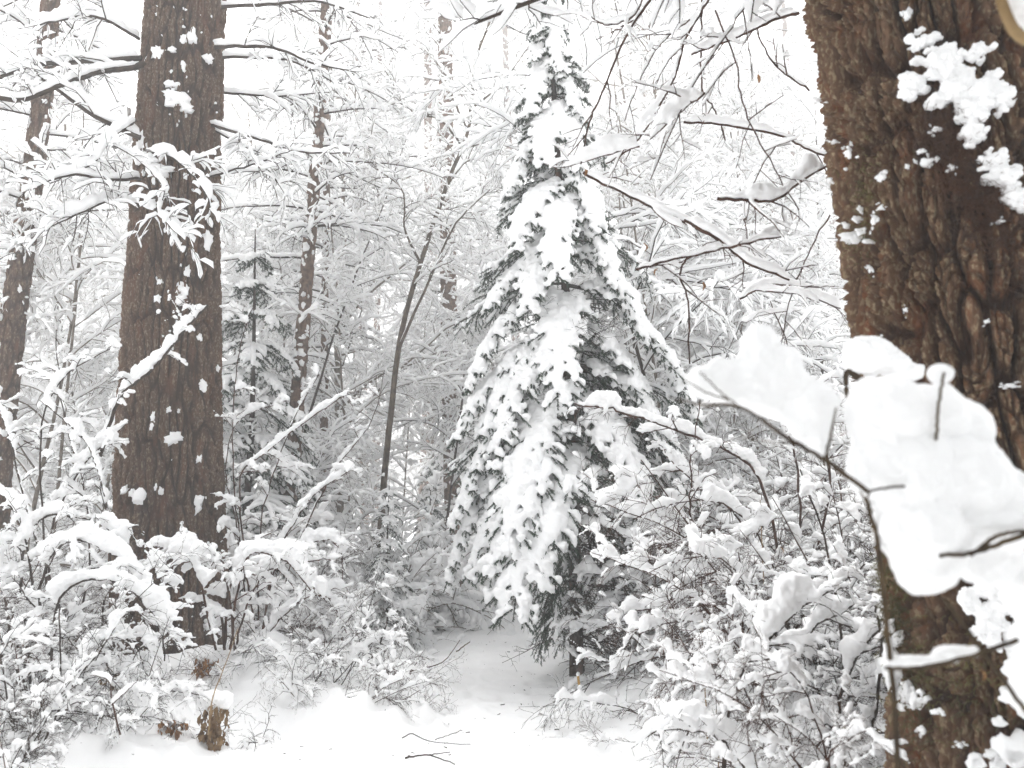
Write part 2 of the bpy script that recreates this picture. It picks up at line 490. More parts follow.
# right-hand great trunk
RY = 3.25
r_axis = [at(1095, 900, RY + 0.05), at(1050, 700, RY), at(1012, 500, RY), at(985, 350, RY), at(960, 180, RY), at(930, 0, RY), at(900, -180, RY)]
r_rad = [0.66, 0.575, 0.535, 0.525, 0.52, 0.515, 0.51]
base = np.array((r_axis[0][0], r_axis[0][1], 0.0))
right_tree = thing('old_conifer', 'huge leaning trunk with deeply furrowed reddish bark and moss, cut off by the frame', 'tree', base)
obj('trunk', bark_trunk('trunk', [p - base for p in r_axis], r_rad, 900, 1100, 0.088, 0.36, 0.085, 3.0, .62), M_BARKR, right_tree)
rA = smooth_line(r_axis, 60); rR = np.interp(np.linspace(0, 1, 60), np.linspace(0, 1, 7), r_rad)
order = np.argsort(rA[:, 2]); rA, rR = rA[order], rR[order]
patch1 = [(925, 42, 34, 20, .035), (945, 62, 50, 34, .05), (915, 85, 30, 30, .04), (960, 90, 60, 40, .06), (985, 92, 50, 40, .06), (972, 112, 44, 34, .05),
          (975, 55, 36, 16, .045), (972, 132, 26, 30, .04), (1000, 100, 30, 30, .05), (905, 95, 18, 12, .03)]
patch2 = [(992, 162, 26, 22, .04), (1006, 180, 26, 26, .045), (1016, 198, 26, 20, .05), (1000, 172, 30, 22, .04), (1022, 205, 20, 16, .05)]
patch3 = [(985, 590, 36, 22, .04), (1000, 606, 24, 30, .04), (972, 600, 20, 26, .03), (988, 622, 26, 30, .04), (992, 640, 18, 22, .03), (1018, 650, 30, 60, .05), (1022, 690, 30, 40, .05)]
for pl, nm in ((patch1, 'snow_patch'), (patch2, 'snow_patch'), (patch3, 'snow_patch')):
    seed(4)
    fine = []
    for px, py, wp_, hp_, th_ in pl:
        fine.append((px, py, wp_ * .7, hp_ * .7, th_ * .8))
        for _ in range(9):
            a_ = U(0, 6.28); q_ = U(.5, 1.05)
            fine.append((px + math.cos(a_) * wp_ * .5 * q_, py + math.sin(a_) * hp_ * .5 * q_, wp_ * U(.14, .4), hp_ * U(.14, .4), th_ * U(.3, .7)))
    it = stuck_snow(rA, rR, fine, 0)
    sp = [(p + n * 0.01, np.array((a, max(t, 0.02), b))) for p, n, a, b, t in it]
    obj(nm, blobs_mesh(nm, sp, 0.0045, 1, 0.014, 34.0, base), M_SNOW, right_tree)
small = [(908, 15, 12, 14, .02), (852, 238, 24, 24, .04), (927, 163, 20, 12, .03), (952, 168, 8, 8, .02), (936, 130, 12, 8, .02), (882, 177, 12, 10, .015),
         (817, 100, 10, 6, .02), (834, 142, 8, 5, .01), (848, 153, 12, 16, .012), (874, 220, 8, 14, .012), (880, 208, 10, 6, .012), (830, 180, 6, 8, .01), (895, 642, 8, 12, .02), (905, 690, 26, 30, .02),
         (915, 700, 16, 20, .02), (935, 712, 12, 8, .012), (922, 730, 8, 10, .012), (870, 270, 6, 8, .01), (986, 322, 6, 6, .01), (1000, 222, 10, 6, .015), (868, 340, 14, 8, .02), (1010, 385, 16, 6, .02),
         (985, 430, 10, 6, .012), (905, 310, 5, 6, .008), (1010, 750, 40, 40, .06), (960, 745, 8, 6, .01), (892, 660, 16, 60, .03)]
fine = []
for px, py, wp_, hp_, th_ in small:
    fine.append((px, py, wp_ * .7, hp_ * .6, th_))
    for _ in range(7):
        fine.append((px + RNG.normal() * wp_ * .38, py + RNG.normal() * hp_ * .38, wp_ * U(.12, .4), hp_ * U(.12, .4), th_ * U(.3, .8)))
obj('snow', lump_mesh('snow', stuck_snow(rA, rR, fine, 0), base, 12, 8), M_SNOW, right_tree)
# dark mat of fallen needles and moss fibres caught on the bark below the snow
seed(5)
tb = Tubes()
fib = []
for k in range(2600):
    t = RNG.random()
    px = 930 + 95 * t + RNG.normal() * 14; py = 110 + 130 * t + RNG.normal() * 26
    if px > 1040: continue
    fib.append((px, py, 2, 2, 0.01))
for p, n, a, b, t in stuck_snow(rA, rR, fib, 0):
    d = unit(n * U(0.0, .6) + np.array((U(-1, 1), 0, U(-1.3, .4))))
    P, R = stem(p - n * 0.015, d, U(.03, .09), .0014, .0007, .3, 0.6, 4)
    tb.add(P, R)
obj('needle_mat', tb.mesh('needle_mat', 3, base), M_DEADNEEDLE, right_tree)
seed(6)
tb = Tubes()
fib = []
for cx, cy, sx, sy, n in ((880, 560, 5, 40, 400), (893, 610, 5, 30, 350), (905, 690, 12, 40, 350), (975, 690, 40, 30, 300), (852, 240, 6, 10, 60), (858, 200, 8, 30, 120)):
    for k in range(n): fib.append((cx + RNG.normal() * sx, cy + RNG.normal() * sy, 2, 2, .01))
for p, n, a, b, t in stuck_snow(rA, rR, fib, 0):
    d = unit(n * U(0.2, 1) + RNG.normal(size=3) * 0.5)
    P, R = stem(p - n * 0.02, d, U(.015, .035), .002, .0012, .3, 0.6, 4)
    tb.add(P, R)
obj('moss', tb.mesh('moss', 3, base), M_MOSSY, right_tree)

# left-hand great trunk
LY = 8.2
l_axis = [at(176, 690, LY), at(172, 600, LY), at(170, 500, LY), at(171, 400, LY), at(173, 300, LY), at(178, 150, LY), at(186, 0, LY), at(193, -150, LY)]
l_rad = [0.60, 0.56, 0.535, 0.505, 0.48, 0.45, 0.425, 0.40]
lb = np.array((l_axis[0][0], l_axis[0][1], 0.0))
left_tree = thing('old_conifer', 'tall straight brown trunk rising from a snow mound, flecked with clinging snow', 'tree', lb)
obj('trunk', bark_trunk('trunk', [p - lb for p in l_axis], l_rad, 560, 1000, 0.085, 0.60, 0.048, 20.0, .6), M_BARKL, left_tree)
lA = smooth_line(l_axis, 60); lR = np.interp(np.linspace(0, 1, 60), np.linspace(0, 1, 8), l_rad)
seed(8)
items = [(173, 437, 18, 12, .04), (170, 95, 10, 14, .03), (178, 100, 22, 16, .04), (185, 108, 12, 10, .03), (158, 52, 14, 12, .04), (172, 85, 14, 8, .04), (208, 58, 10, 10, .03), (193, 36, 10, 14, .03),
         (183, 40, 6, 10, .02), (172, 50, 8, 6, .02), (198, 505, 10, 14, .03), (125, 490, 10, 8, .03), (132, 493, 6, 6, .02), (177, 330, 8, 16, .02), (172, 345, 5, 10, .02), (200, 338, 6, 6, .01),
         (182, 290, 10, 14, .03), (180, 300, 12, 10, .03), (193, 308, 8, 6, .02), (187, 272, 6, 10, .02), (150, 160, 16, 12, .05), (160, 170, 30, 14, .06), (140, 150, 20, 30, .06), (208, 240, 10, 20, .04), (150, 205, 14, 10, .04)]
for k in range(85):
    py = 5 + 320 * RNG.random() ** 1.5 if RNG.random() < .7 else U(300, 560)
    px = 178 + RNG.normal() * 24 if py < 300 else 170 + RNG.normal() * 34
    if 122 < px < 222: q_ = RNG.lognormal(.7, .6); items.append((px, py, q_ * U(.6, 1.3), q_ * U(.7, 1.9), U(.006, .02)))
obj('snow', lump_mesh('snow', stuck_snow(lA, lR, items, 0), lb, 14, 9), M_SNOW, left_tree)

# ---------------------------------------------------------------- boughs, twigs
def mbranch(tubes, snow, pts, r0, r1, specs=(), H=0.05, W=None, soft=0.1, full=False, wob=0.004):
    """A branch through given points [(px, py, Y), ...] with its side twigs."""
    P = smooth_line([at(*q) for q in pts], max(10, 5 * len(pts)))
    P = P + RNG.normal(size=P.shape) * wob
    R = np.linspace(r0, r1, len(P))
    tubes.add(P, R)
    if H: snow.add(P, R, H, W, soft, full)
    grow(tubes, snow, P, R, list(specs), 0.3)
    return P, R

# limbs of the left great tree: parts of that tree
seed(21)
LIMBS = [
    ([(165, 60, 8.0), (130, 68, 7.8), (100, 72, 7.6), (60, 85, 7.2), (20, 100, 6.9), (-30, 92, 6.7)], .035, .02, .07),
    ([(142, 58, 7.9), (80, 62, 7.6), (30, 66, 7.3), (-20, 86, 7.1)], .030, .016, .09),
    ([(140, 138, 7.8), (98, 118, 7.5), (60, 92, 7.3), (36, 74, 7.2)], .028, .012, .16),
    ([(140, 40, 7.9), (110, 22, 7.6), (85, 16, 7.5), (40, 24, 7.2)], .018, .008, .10),
    ([(205, 47, 8.1), (268, 47, 7.8), (310, 62, 7.5), (345, 70, 7.3)], .022, .006, .07),
    ([(205, 58, 8.2), (262, 58, 8.4), (300, 64, 8.3), (338, 86, 8.2)], .020, .006, .06),
    ([(205, 124, 8.1), (262, 140, 7.8), (300, 152, 7.6), (350, 153, 7.4)], .018, .005, .06),
    ([(205, 126, 8.2), (250, 150, 8.0), (270, 172, 7.8), (286, 196, 7.7)], .012, .004, .03),
    ([(205, 178, 8.1), (258, 163, 7.7), (292, 150, 7.4)], .012, .004, .05),
    ([(205, 8, 8.2), (270, 4, 8.0), (320, 2, 7.7), (370, 18, 7.4)], .022, .006, .07),
    ([(205, 90, 8.3), (270, 96, 8.6), (330, 92, 8.9)], .016, .005, .06),
    ([(140, 178, 7.6), (110, 180, 7.2), (70, 175, 6.9), (30, 190, 6.6)], .02, .006, .09),
    ([(140, 205, 7.6), (112, 200, 7.3), (75, 215, 7.0), (40, 232, 6.9)], .018, .005, .10),
    ([(145, 150, 7.65), (175, 160, 7.35), (200, 185, 7.2), (215, 215, 7.2)], .014, .005, .12),
    ([(150, 170, 7.6), (165, 190, 7.3), (160, 215, 7.1), (185, 240, 7.0)], .012, .004, .08),
    ([(135, 120, 7.7), (110, 140, 7.3), (90, 165, 7.0), (55, 180, 6.9)], .016, .005, .10),
]
for pts, r0, r1, H in LIMBS:
    tb, sn = Tubes(), Snow(0.035, 0.2)
    mbranch(tb, sn, pts, r0, r1, [(12, .5, .9, .5, .045, .2), (5, .28, .8, .5, .035, .1)], H)
    b = obj('branch', tb.mesh('branch', 6, lb), M_TWIG, left_tree)
    obj('snow', sn.mesh('snow', lb), M_SNOW, b)

# unseen crowns above the great trees; the right one added to shade near snow
def crown(root, o_, cx, cy, z0, z1, rad, n, k):
    seed(k)
    tb, sn = Tubes(), Snow(.09, .15, 6, 6.0)
    tb.add(np.array([(cx, cy, z) for z in np.linspace(z0 - 2.2, z1, 10)]), np.linspace(.40, .06, 10))
    for i in range(n):
        t = (i + U(0, 1)) / n; az = i * 2.4 + U(-.4, .4); l = rad * (1.1 - .75 * t) * U(.7, 1.15)
        P, R = stem((cx, cy, z0 + (z1 - z0) * t), (math.cos(az), math.sin(az), U(.05, .35)), l, .05, .012, .06, .4, 12)
        tb.add(P, R); sn.add(P, R, .14, .12, .2, True)
        grow(tb, sn, P, R, [(13, 1.1, .9, .35, .11, .1), (5, .5, .8, .4, .09, .1)], .3)
    c = obj('crown', tb.mesh('crown', 5, o_), M_TWIG, root)
    obj('snow', sn.mesh('snow', o_), M_SNOW, c)
crown(right_tree, base, 1.3, 2.5, 6.9, 15, 4.6, 90, 25)
seed(27)  # unseen snowy limbs added above the view, a roof shading the near cushions
tb, sn = Tubes(), Snow(.05, .15, 7, 6.0)
for z0_, az, l, el in ((4.15, 2.6, 2.0, .05), (4.3, 3.1, 2.2, .03), (4.45, 3.6, 2.2, .0), (4.2, 4.1, 1.8, .05), (4.6, 2.9, 2.6, .05), (4.7, 3.4, 2.6, .0), (4.8, 3.9, 2.4, .0), (4.9, 4.4, 1.9, .05), (4.5, 4.8, 1.6, .1), (4.9, 2.9, 2.6, .12), (5.0, 2.6, 2.8, .12), (5.1, 2.3, 2.9, .14), (5.2, 2.0, 2.8, .2), (5.3, 1.75, 2.4, .25), (5.3, 2.45, 3.0, .12), (5.5, 2.15, 3.0, .2), (5.6, 2.7, 2.8, .1), (5.7, 1.9, 2.8, .25)):
    P, R = stem((1.5, 3.0, z0_), (math.cos(az), math.sin(az), el), l, .03, .008, .05, -.05, 12)
    tb.add(P, R); sn.add(P, R, .10, .10, .3, True)
    grow(tb, sn, P, R, [(12, .6, .9, .1, .09, .1), (5, .28, .8, .1, .07, .1)], .6)
b = obj('branch', tb.mesh('branch', 5, base), M_TWIG, right_tree)
obj('snow', sn.mesh('snow', base), M_SNOW, b)
crown(left_tree, lb, -3.3, 8.3, 10.5, 17, 2.2, 22, 26)

# ---------------------------------------------------------------- spruces
def needles_mesh(name, lines, per_m, ln, wd, origin=(0, 0, 0)):
    """Short flat needles around twigs."""
    PP, DD, NN = [], [], []
    for P, dens in lines:
        L = plen(P); n = max(3, int(L * per_m * dens))
        t = RNG.random(n) * (len(P) - 1.001); i = t.astype(int); f = (t - i)[:, None]
        p = P[i] * (1 - f) + P[i + 1] * f; T = unit(P[i + 1] - P[i])
        r = RNG.normal(size=(n, 3)); r = unit(r - T * np.sum(r * T, 1, keepdims=True))
        d = unit(T * 0.9 + r * 0.75 + np.array((0, 0, -0.25)))
        PP.append(p); DD.append(d * (ln * RNG.uniform(0.6, 1.2, (n, 1)))); NN.append(unit(np.cross(d, RNG.normal(size=(n, 3)))))
    p, d, s = np.vstack(PP), np.vstack(DD), np.vstack(NN) * wd
    V = np.stack([p - s * 0.4, p + s * 0.4, p + d + s * 0.5, p + d - s * 0.5], 1) - np.asarray(origin)
    return make_mesh(name, V, np.arange(len(V) * 4).reshape(-1, 4), False)
def bough(p0, tip, width, droop, sn, nl, tb, Hs=0.05, nside=13, sub=3, side_droop=0.55, snowy=1.0, flat_up=None, subL=.34):
    """A drooping spruce bough: spine, herringbone of side shoots and sub-shoots, hung with needles and covered with snow."""
    p0, tip = np.asarray(p0, float), np.asarray(tip, float)
    L = float(np.linalg.norm(tip - p0))
    mid1 = p0 * .66 + tip * .34 + UP * droop * L * .75; mid2 = p0 * .3 + tip * .7 + UP * droop * L * .8
    P = smooth_line([p0, mid1, mid2, tip], 16)
    P[1:] += np.cumsum(RNG.normal(size=(15, 3)) * 0.004 * L, axis=0)
    R = np.linspace(.006 + .008 * L, .002, 16)
    tb.add(P, R); nl.append((P[4:], 1.0))
    T = unit(np.gradient(P, axis=0))
    sidev = unit(np.cross(T, UP + 1e-4))
    if snowy > 0: sn.add(P[2:-1], R[2:-1], Hs * 1.0, Hs * .75, .55, True)
    for k in range(nside):
        for sg in (-1, 1):
            t = .10 + .88 * (k + U(.1, .9)) / nside
            q = t * 15; j = min(int(q), 14); f = q - j
            p = P[j] * (1 - f) + P[j + 1] * f
            prof = math.sin(math.pi * min(1, t * .80 + .14)) ** .65 * (1 - .15 * t)
            l = 1.45 * width * max(.14, prof) * U(.72, 1.18)
            ang = U(.75, 1.05)
            d = T[j] * math.cos(ang) + sidev[j] * sg * math.sin(ang) + UP * U(-.15, .12)
            cP, cR = stem(p, d, l, .003, .0015, .07, side_droop * U(.6, 1.3), 8)
            tb.add(cP, cR); nl.append((cP, 1.0))
            if snowy and RNG.random() < snowy: sn.add(cP[:-2], cR[:-2], Hs * U(.75, 1.2), Hs * U(.62, .85), .5, True)
            for c in range(sub):
                tt = .25 + .6 * (c + U(0, 1)) / sub
                jj = int(tt * 7); sg2 = 1 if (c % 2) else -1
                dT = unit(cP[min(jj + 1, 7)] - cP[jj]); sv = unit(np.cross(dT, UP + 1e-4))
                e = dT * .75 + sv * sg2 * .62 - UP * .12
                eP, eR = stem(cP[jj], e, max(.05, l * subL * U(.7, 1.3)), .002, .001, .06, side_droop, 5)
                nl.append((eP, 1.1))
                if snowy and RNG.random() < snowy: sn.add(eP[:-1], eR[:-1], Hs * U(.65, 1.0), Hs * U(.55, .7), .45, True)
def add_bough(root, origin, args, kw, fuse=0, ds=.022, per_m=620, ln=.022, wd=.0035, sides=7):
    sn, nl, tb = Snow(ds, 0.1, sides, 14.0, .22, .95, .5), [], Tubes()
    bough(*args, sn, nl, tb, **kw)
    b = obj('bough', tb.mesh('bough', 4, origin), M_TWIG, root)
    obj('needles', needles_mesh('needles', nl, per_m, ln, wd, origin), M_NEEDLE, b)
    if sn.b: obj('snow', sn.fused('snow', fuse, 4, origin, .006, 36.) if fuse else sn.mesh('snow', origin), M_SNOW, b)
    return b

# the young spruce by the path
seed(31)
SY = 8.2
s_axis = [at(578, 715, SY), at(577, 672, SY), at(575, 560, SY), at(572, 430, SY), at(566, 300, SY), at(558, 160, SY), at(551, 40, SY), at(548, -40, SY)]
sb = s_axis[0].copy(); sb[2] = g1(sb[0], sb[1]) - .03
spruce = thing('spruce_tree', 'snow laden young spruce with drooping boughs standing by the path', 'tree', sb)
sA = smooth_line(s_axis, 44)[4:]
sA = np.vstack(([sA[0] - UP * .5], sA[1:]))
s_r = np.interp(np.linspace(0, 1, 40), [0, .1, .5, 1], [.085, .07, .045, .012])
tb = Tubes(); tb.add(sA, s_r)
obj('trunk', tb.mesh('trunk', 14, sb), M_BARKL, spruce)
def trunk_at(z):
    return np.array([np.interp(z, sA[:, 2], sA[:, i]) for i in range(3)])
KEY = [ (345, 457, 445, .2, .30, .24), (385, 450, 530, .2, .30, .22), (330, 478, 440, .4, .28, .22),  # start py on the trunk, tip px, tip py, reach towards the viewer, half width m, droop
    (298, 564, 410, .95, .30, .26), (290, 466, 392, .25, .27, .22), (325, 492, 470, .60, .30, .24), (345, 466, 505, .25, .32, .22),
    (385, 514, 520, .85, .34, .26), (430, 505, 560, .95, .36, .28), (470, 510, 620, 1.15, .50, .30), (450, 552, 560, 1.0, .26, .26),
    (370, 442, 595, .05, .30, .2), (420, 470, 585, .4, .30, .22), (250, 484, 310, .25, .24, .2), (205, 560, 290, .80, .26, .28), (190, 512, 252, .55, .25, .25),
    (165, 602, 242, .45, .22, .24), (235, 528, 320, .6, .24, .26), (118, 541, 168, .50, .20, .28), (105, 582, 178, .45, .2, .25), (130, 505, 200, .2, .2, .22),
    (60, 528, 118, .3, .16, .22), (68, 582, 130, .25, .16, .22), (20, 560, 80, .25, .12, .22), (5, 534, 66, .1, .10, .2), (-20, 560, 40, .15, .09, .2),
    (255, 648, 345, .45, .27, .24), (285, 692, 425, .25, .32, .22), (325, 668, 450, .45, .28, .24), (362, 702, 515, .3, .34, .22),
    (395, 646, 535, .75, .34, .26), (430, 680, 575, .45, .34, .24), (205, 618, 290, .5, .22, .24)]
for spy, tx, ty, reach, wd, dr in KEY:
    kz = float(np.interp(spy, [0, 672], [0, 1])); p0 = trunk_at(at(560, spy, SY)[2])
    add_bough(spruce, sb, (p0, at(tx, ty, SY - reach), wd, dr), dict(nside=int(14 + 20 * wd), Hs=.076 + .035 * wd), .0135)
# the rest of the crown, sides and back
seed(32)
z = 2.3
while z < 7.6:
    p0 = trunk_at(z)
    ln = float(np.interp(z, [1.5, 3, 4, 5.2, 6.2, 7.4], [1.25, 1.15, .92, .62, .42, .16]))
    for k in range(4):
        az = U(0, 2 * math.pi)
        if z < 5.6 and -2.9 < ((az + math.pi) % (2 * math.pi) - math.pi) < -.2: continue   # towards the viewer the boughs above stand
        l = ln * U(.8, 1.15)
        tip = p0 + np.array((math.cos(az) * l, math.sin(az) * l, -l * U(.35, .8)))
        add_bough(spruce, sb, (p0, tip, l * .38, U(.1, .22)), dict(nside=9, sub=2, Hs=.05, snowy=.62), 0, .03, 330, .024, .004, 6)
    z += .24
# low sheltered boughs without snow, and dead inner branches
for spy, tx, ty, reach in ((520, 552, 640, .35), (530, 540, 625, .2), (505, 640, 560, -.2), (515, 625, 620, -.5), (500, 600, 600, -.7), (400, 640, 470, .1), (360, 645, 430, .0), (380, 620, 450, -.4), (520, 565, 650, -.5), (420, 690, 470, -.2), (540, 540, 655, -.1)):
    p0 = trunk_at(at(560, spy, SY)[2])
    add_bough(spruce, sb, (p0, at(tx, ty, SY - reach), .34, .12), dict(nside=12, sub=2, snowy=.12, Hs=.03, side_droop=1.0), 0, .03, 420)
seed(33)
for k in range(84):
    zz = U(.1, 1.7) if k % 2 else U(.8, 3.9); p0 = trunk_at(zz)
    az = U(-2.6, 1.2); l = U(.35, .95)
    tb, sn = Tubes(), Snow(.03, .5)
    P, R = stem(p0, (math.cos(az), math.sin(az), U(-.25, .05)), l, .007, .002, .08, .12, 8)
    tb.add(P, R)
    if RNG.random() < .35: sn.add(P, R, .02)
    grow(tb, None, P, R, [(9, .3, .9, .3, 0, .15), (3, .12, .8, .3, 0, .2)], .4)
    b = obj('dead_branch', tb.mesh('dead_branch', 4, sb), M_TWIG, spruce)
    if sn.b: obj('snow', sn.mesh('snow', sb), M_SNOW, b)

# small far and mid spruces from two patterns
def make_spruce(name, label, h, wmax, k, group=None, nwh=12, per=5):
    seed(k)
    root = thing(name, label, 'tree', (0, 0, 0), group)
    A = smooth_line([(0, 0, 0), (U(-.05, .05), U(-.05, .05), h * .5), (U(-.08, .08), U(-.08, .08), h)], 24)
    tb = Tubes(); tb.add(A, np.linspace(.02 + .009 * h, .008, 24))
    obj('trunk', tb.mesh('trunk', 8), M_TWIG, root)
    sn, nl, bt = Snow(.04, .1, 6, 12.0, .22), [], Tubes()
    for i in range(nwh):
        t = .1 + .88 * (i + .3) / nwh; zz = t * h
        l0 = wmax * (1 - t) ** .8 + .08
        for q in range(per):
            az = 2 * math.pi * (q + U(0, .8)) / per + i * 1.3; l = l0 * U(.75, 1.15)
            p0 = np.array([np.interp(zz, A[:, 2], A[:, j]) for j in range(3)])
            tip = p0 + np.array((math.cos(az) * l, math.sin(az) * l, -l * U(.35, .85)))
            bough(p0, tip, l * .36, U(.12, .24), sn, nl, bt, Hs=.06, nside=8, sub=1)
    c = obj('crown', needles_mesh('crown', nl, 260, .03, .006), M_NEEDLE, root)
    obj('limbs', bt.mesh('limbs', 4), M_TWIG, root)
    obj('snow', sn.mesh('snow'), M_SNOW, root)
    return root
def ground_at(px, Y):
    x = (px - 512) / F_PX * Y / CA * 1.0
    p = at(px, 560, Y); return np.array((p[0], Y, g1(p[0], Y)))
sp1 = make_spruce('spruce_tree', 'dark green bushy spruce half hidden behind the tall straight brown trunk', 5.6, 1.35, 41)
p = ground_at(240, 10.5); sp1.location = p - UP * .1
sp2 = dup(sp1, ground_at(388, 9.9) - UP * 0.1, 2.2, .36, 'small low spruce peeping between snowy saplings beyond the left mound')
sp3 = dup(sp1, ground_at(428, 11.8) - UP * .1, 4.1, .40, 'knee-high spruce at the far edge of the clearing where the path bends')
far_sp = [(60, 15, .9, 'slim spruce behind the dark leaning background trunk'), (305, 16, .95, 'spruce standing under the slender bare background trunk'), (690, 13, .7, 'spruce mostly buried in the thicket beside the path'),
          (470, 19, 1.2, 'far spruce directly behind the left side of the path spruce'), (760, 17, 1.1, 'far spruce behind the tangled thicket, near the reddish trunk')]
for px, Yd, sc, lab in far_sp:
    dup(sp1, ground_at(px, Yd) - UP * .1, U(0, 6), sc, lab)

# ---------------------------------------------------------------- far trunks: tall conifers
def make_conifer(label, axis, radii, k, flecks=60, bare=.35, bl=1.6, nb=34, group=None, H=.07, mat=None):
    seed(k)
    A = smooth_line(axis, 40); R = np.interp(np.linspace(0, 1, 40), np.linspace(0, 1, len(radii)), radii)
    o_ = A[0].copy(); root = thing('conifer_tree', label, 'tree', o_, group)
    obj('trunk', bark_trunk('trunk', [p - o_ for p in axis], radii, 64, 260, .07, .25, .02, k), mat or M_FARBARK, root)
    it = []
    for i in range(flecks):
        q = int(U(0, 39)); az = U(-2.6, -.5); n = np.array((math.cos(az), math.sin(az), 0))
        it.append((A[q] + (A[min(q + 1, 39)] - A[q]) * U(0, 1) + n * R[q] * .97, n, U(.01, .05), U(.01, .06), U(.01, .03)))
    fl = obj('stuck_snow', lump_mesh('stuck_snow', it, o_, 8, 6), M_SNOW, root)
    tb, sn = Tubes(), Snow(.06, .2, 6, 7.0)
    for i in range(nb):
        t = bare + (1 - bare) * (i + U(0, 1)) / nb; q = min(int(t * 39), 38)
        az = U(0, 6.28); l = bl * U(.5, 1.2)
        P, Rr = stem(A[q], (math.cos(az), math.sin(az), U(-.1, .25)), l, .016, .005, .1, .55, 10)
        tb.add(P, Rr); sn.add(P, Rr, H, None, .1)
        grow(tb, sn, P, Rr, [(9, .5, .9, .6, .055, .1), (3, .25, .8, .6, .045, .1)], .3)
    obj('branches', tb.mesh('branches', 4, o_), M_TWIG, root)
    obj('snow', sn.mesh('snow', o_), M_SNOW, root)
    return root
def axis_px(l, Y): return [at(px, py, Y) for px, py in l]
make_conifer('leaning dark trunk behind thick snowy branches at the edge of the wood', axis_px([(-8, 560), (0, 440), (12, 330), (28, 210), (42, 100), (52, -20), (60, -160)], 9.6), [.165, .16, .152, .142, .132, .122, .11], 51, 60, .45, mat=M_BARKL)
make_conifer('slender leaning pale brown trunk seen in the gap beside the tall straight trunk', axis_px([(288, 560), (296, 420), (302, 340), (311, 220), (321, 95), (328, -40)], 10.8), [.11, .105, .10, .095, .088, .08], 52, 90, .55)
make_conifer('straight reddish brown trunk close behind the spruce boughs', axis_px([(456, 600), (453, 480), (450, 380), (448, 250), (446, 100), (444, -60)], 16.5), [.205, .197, .187, .178, .168, .157], 53, 110, .35)
make_conifer('thin pale trunk standing farther off between the slender and the reddish trunk', axis_px([(322, 600), (324, 430), (325, 300), (327, 150), (330, -30)], 13.5), [.075, .07, .066, .062, .056], 54, 80, .4)
make_conifer('faint far trunk low in the gap at the turn of the path', axis_px([(432, 600), (431, 460), (430, 330), (428, 100), (427, -60)], 27), [.19, .18, .17, .16, .14], 55, 60, .35)
make_conifer('faint far trunk in the pale gap over the small low spruce', axis_px([(366, 600), (364, 440), (362, 330), (358, 100), (356, -60)], 32), [.2, .19, .18, .16, .14], 56, 60, .3)
c0 = make_conifer('tall conifer of the far snowy wood', axis_px([(640, 600), (641, 430), (642, 300), (643, 100), (645, -80)], 30), [.19, .17, .15, .12, .09], 57, 60, .1, 2.0, 130, 'far conifers closing off the wood')
seed(58)
for k in range(14):
    Yd = U(30, 52); px = U(-60, 1050) if k % 3 else U(560, 860)
    p = ground_at(px, Yd); dup(c0, p, U(0, 6.28), U(.85, 1.3))

# unseen trees added behind the viewer to shade the near snow
for x, y, sc in ((-2.6, -2.6, 1.25), (.6, -3.4, 1.4), (3.4, -2.2, 1.3), (-5.6, -1.0, 1.2), (6.2, -.6, 1.3), (1.8, -6, 1.6), (-1.8, -6.5, 1.6)):
    dup(sp1, (x, y, g1(x, y) - .1), U(0, 6), sc, 'unseen spruce added behind the viewer to shade the near snow').__setitem__('group', 'unseen shading spruces added behind the viewer')
for x, y in ((-4, -5), (.2, -8), (4.5, -6), (8, -4), (-9, -4)):
    dup(c0, (x, y, g1(x, y)), U(0, 6), 1.0, 'unseen tall conifer added behind the viewer to shade the near snow').__setitem__('group', 'unseen shading conifers added behind the viewer')

# ---------------------------------------------------------------- bare saplings and bushes
def make_sapling(label, k, h, r, nb, specs, H, lean=.08, mat=None, group=None, ds=.06):
    seed(k)
    root = thing('sapling', label, 'tree', (0, 0, 0), group)
    tb, sn = Tubes(), Snow(ds, .18, 6, 7.0)
    P, R = stem(np.zeros(3) - UP * .15, (U(-lean, lean), U(-lean, lean), 1), h, r, r * .25, .05, 0, 14)
    tb.add(P, R)
    for i in range(nb):
        t = .12 + .86 * (i + U(0, 1)) / nb; j = min(int(t * 13), 12); f = t * 13 - j
        p = P[j] * (1 - f) + P[j + 1] * f; rr = max(.004, R[j] * .5)
        az = U(0, 6.28); el = U(.2, .9)
        l = h * .34 * U(.6, 1.2) * (1.1 - .55 * t)
        cP, cR = stem(p, (math.cos(az) * math.cos(el), math.sin(az) * math.cos(el), math.sin(el)), l, rr, .003, .12, .75, 12)
        tb.add(cP, cR); sn.add(cP, cR, H * 1.2, None, .1)
        grow(tb, sn, cP, cR, specs)
    obj('branches', tb.mesh('branches', 4), mat or M_GREY, root)
    obj('snow', sn.mesh('snow'), M_SNOW, root)
    return root
SAPG = 'snow covered saplings filling the wood'
SPEC = [(9, .75, .8, .5, .045, .15), (6, .36, .75, .5, .036, .1), (3, .17, .7, .4, .028, .2)]
sap = [make_sapling('thin bare sapling among others, every twig lined with snow', 60 + i, U(5.5, 8), .035, 20, SPEC, .05, .1, M_GREY, SAPG) for i in range(5)]
seed(66)
first = set()
spots = []
for k in range(30):
    Yd = 13.5 + 24 * (k / 30) ** 1.2 + U(-.6, .6)
    px = 512 + (((k * 0.618034) % 1) - .5) * 1180 + U(-25, 25)
    spots.append((px, Yd))
spots += [(275, 12.8), (628, 12.2), (672, 10.6), (716, 11.6), (760, 10.4), (800, 11.0), (30, 10.6), (95, 12.6)]
for k, (px, Yd) in enumerate(spots):
    p = ground_at(px, Yd)
    if k < 5:
        s_ = sap[k]; s_.location = p; s_.rotation_euler.z = U(0, 6)
    else:
        dup(sap[k % 5], p, U(0, 6.28), U(.75, 1.25))

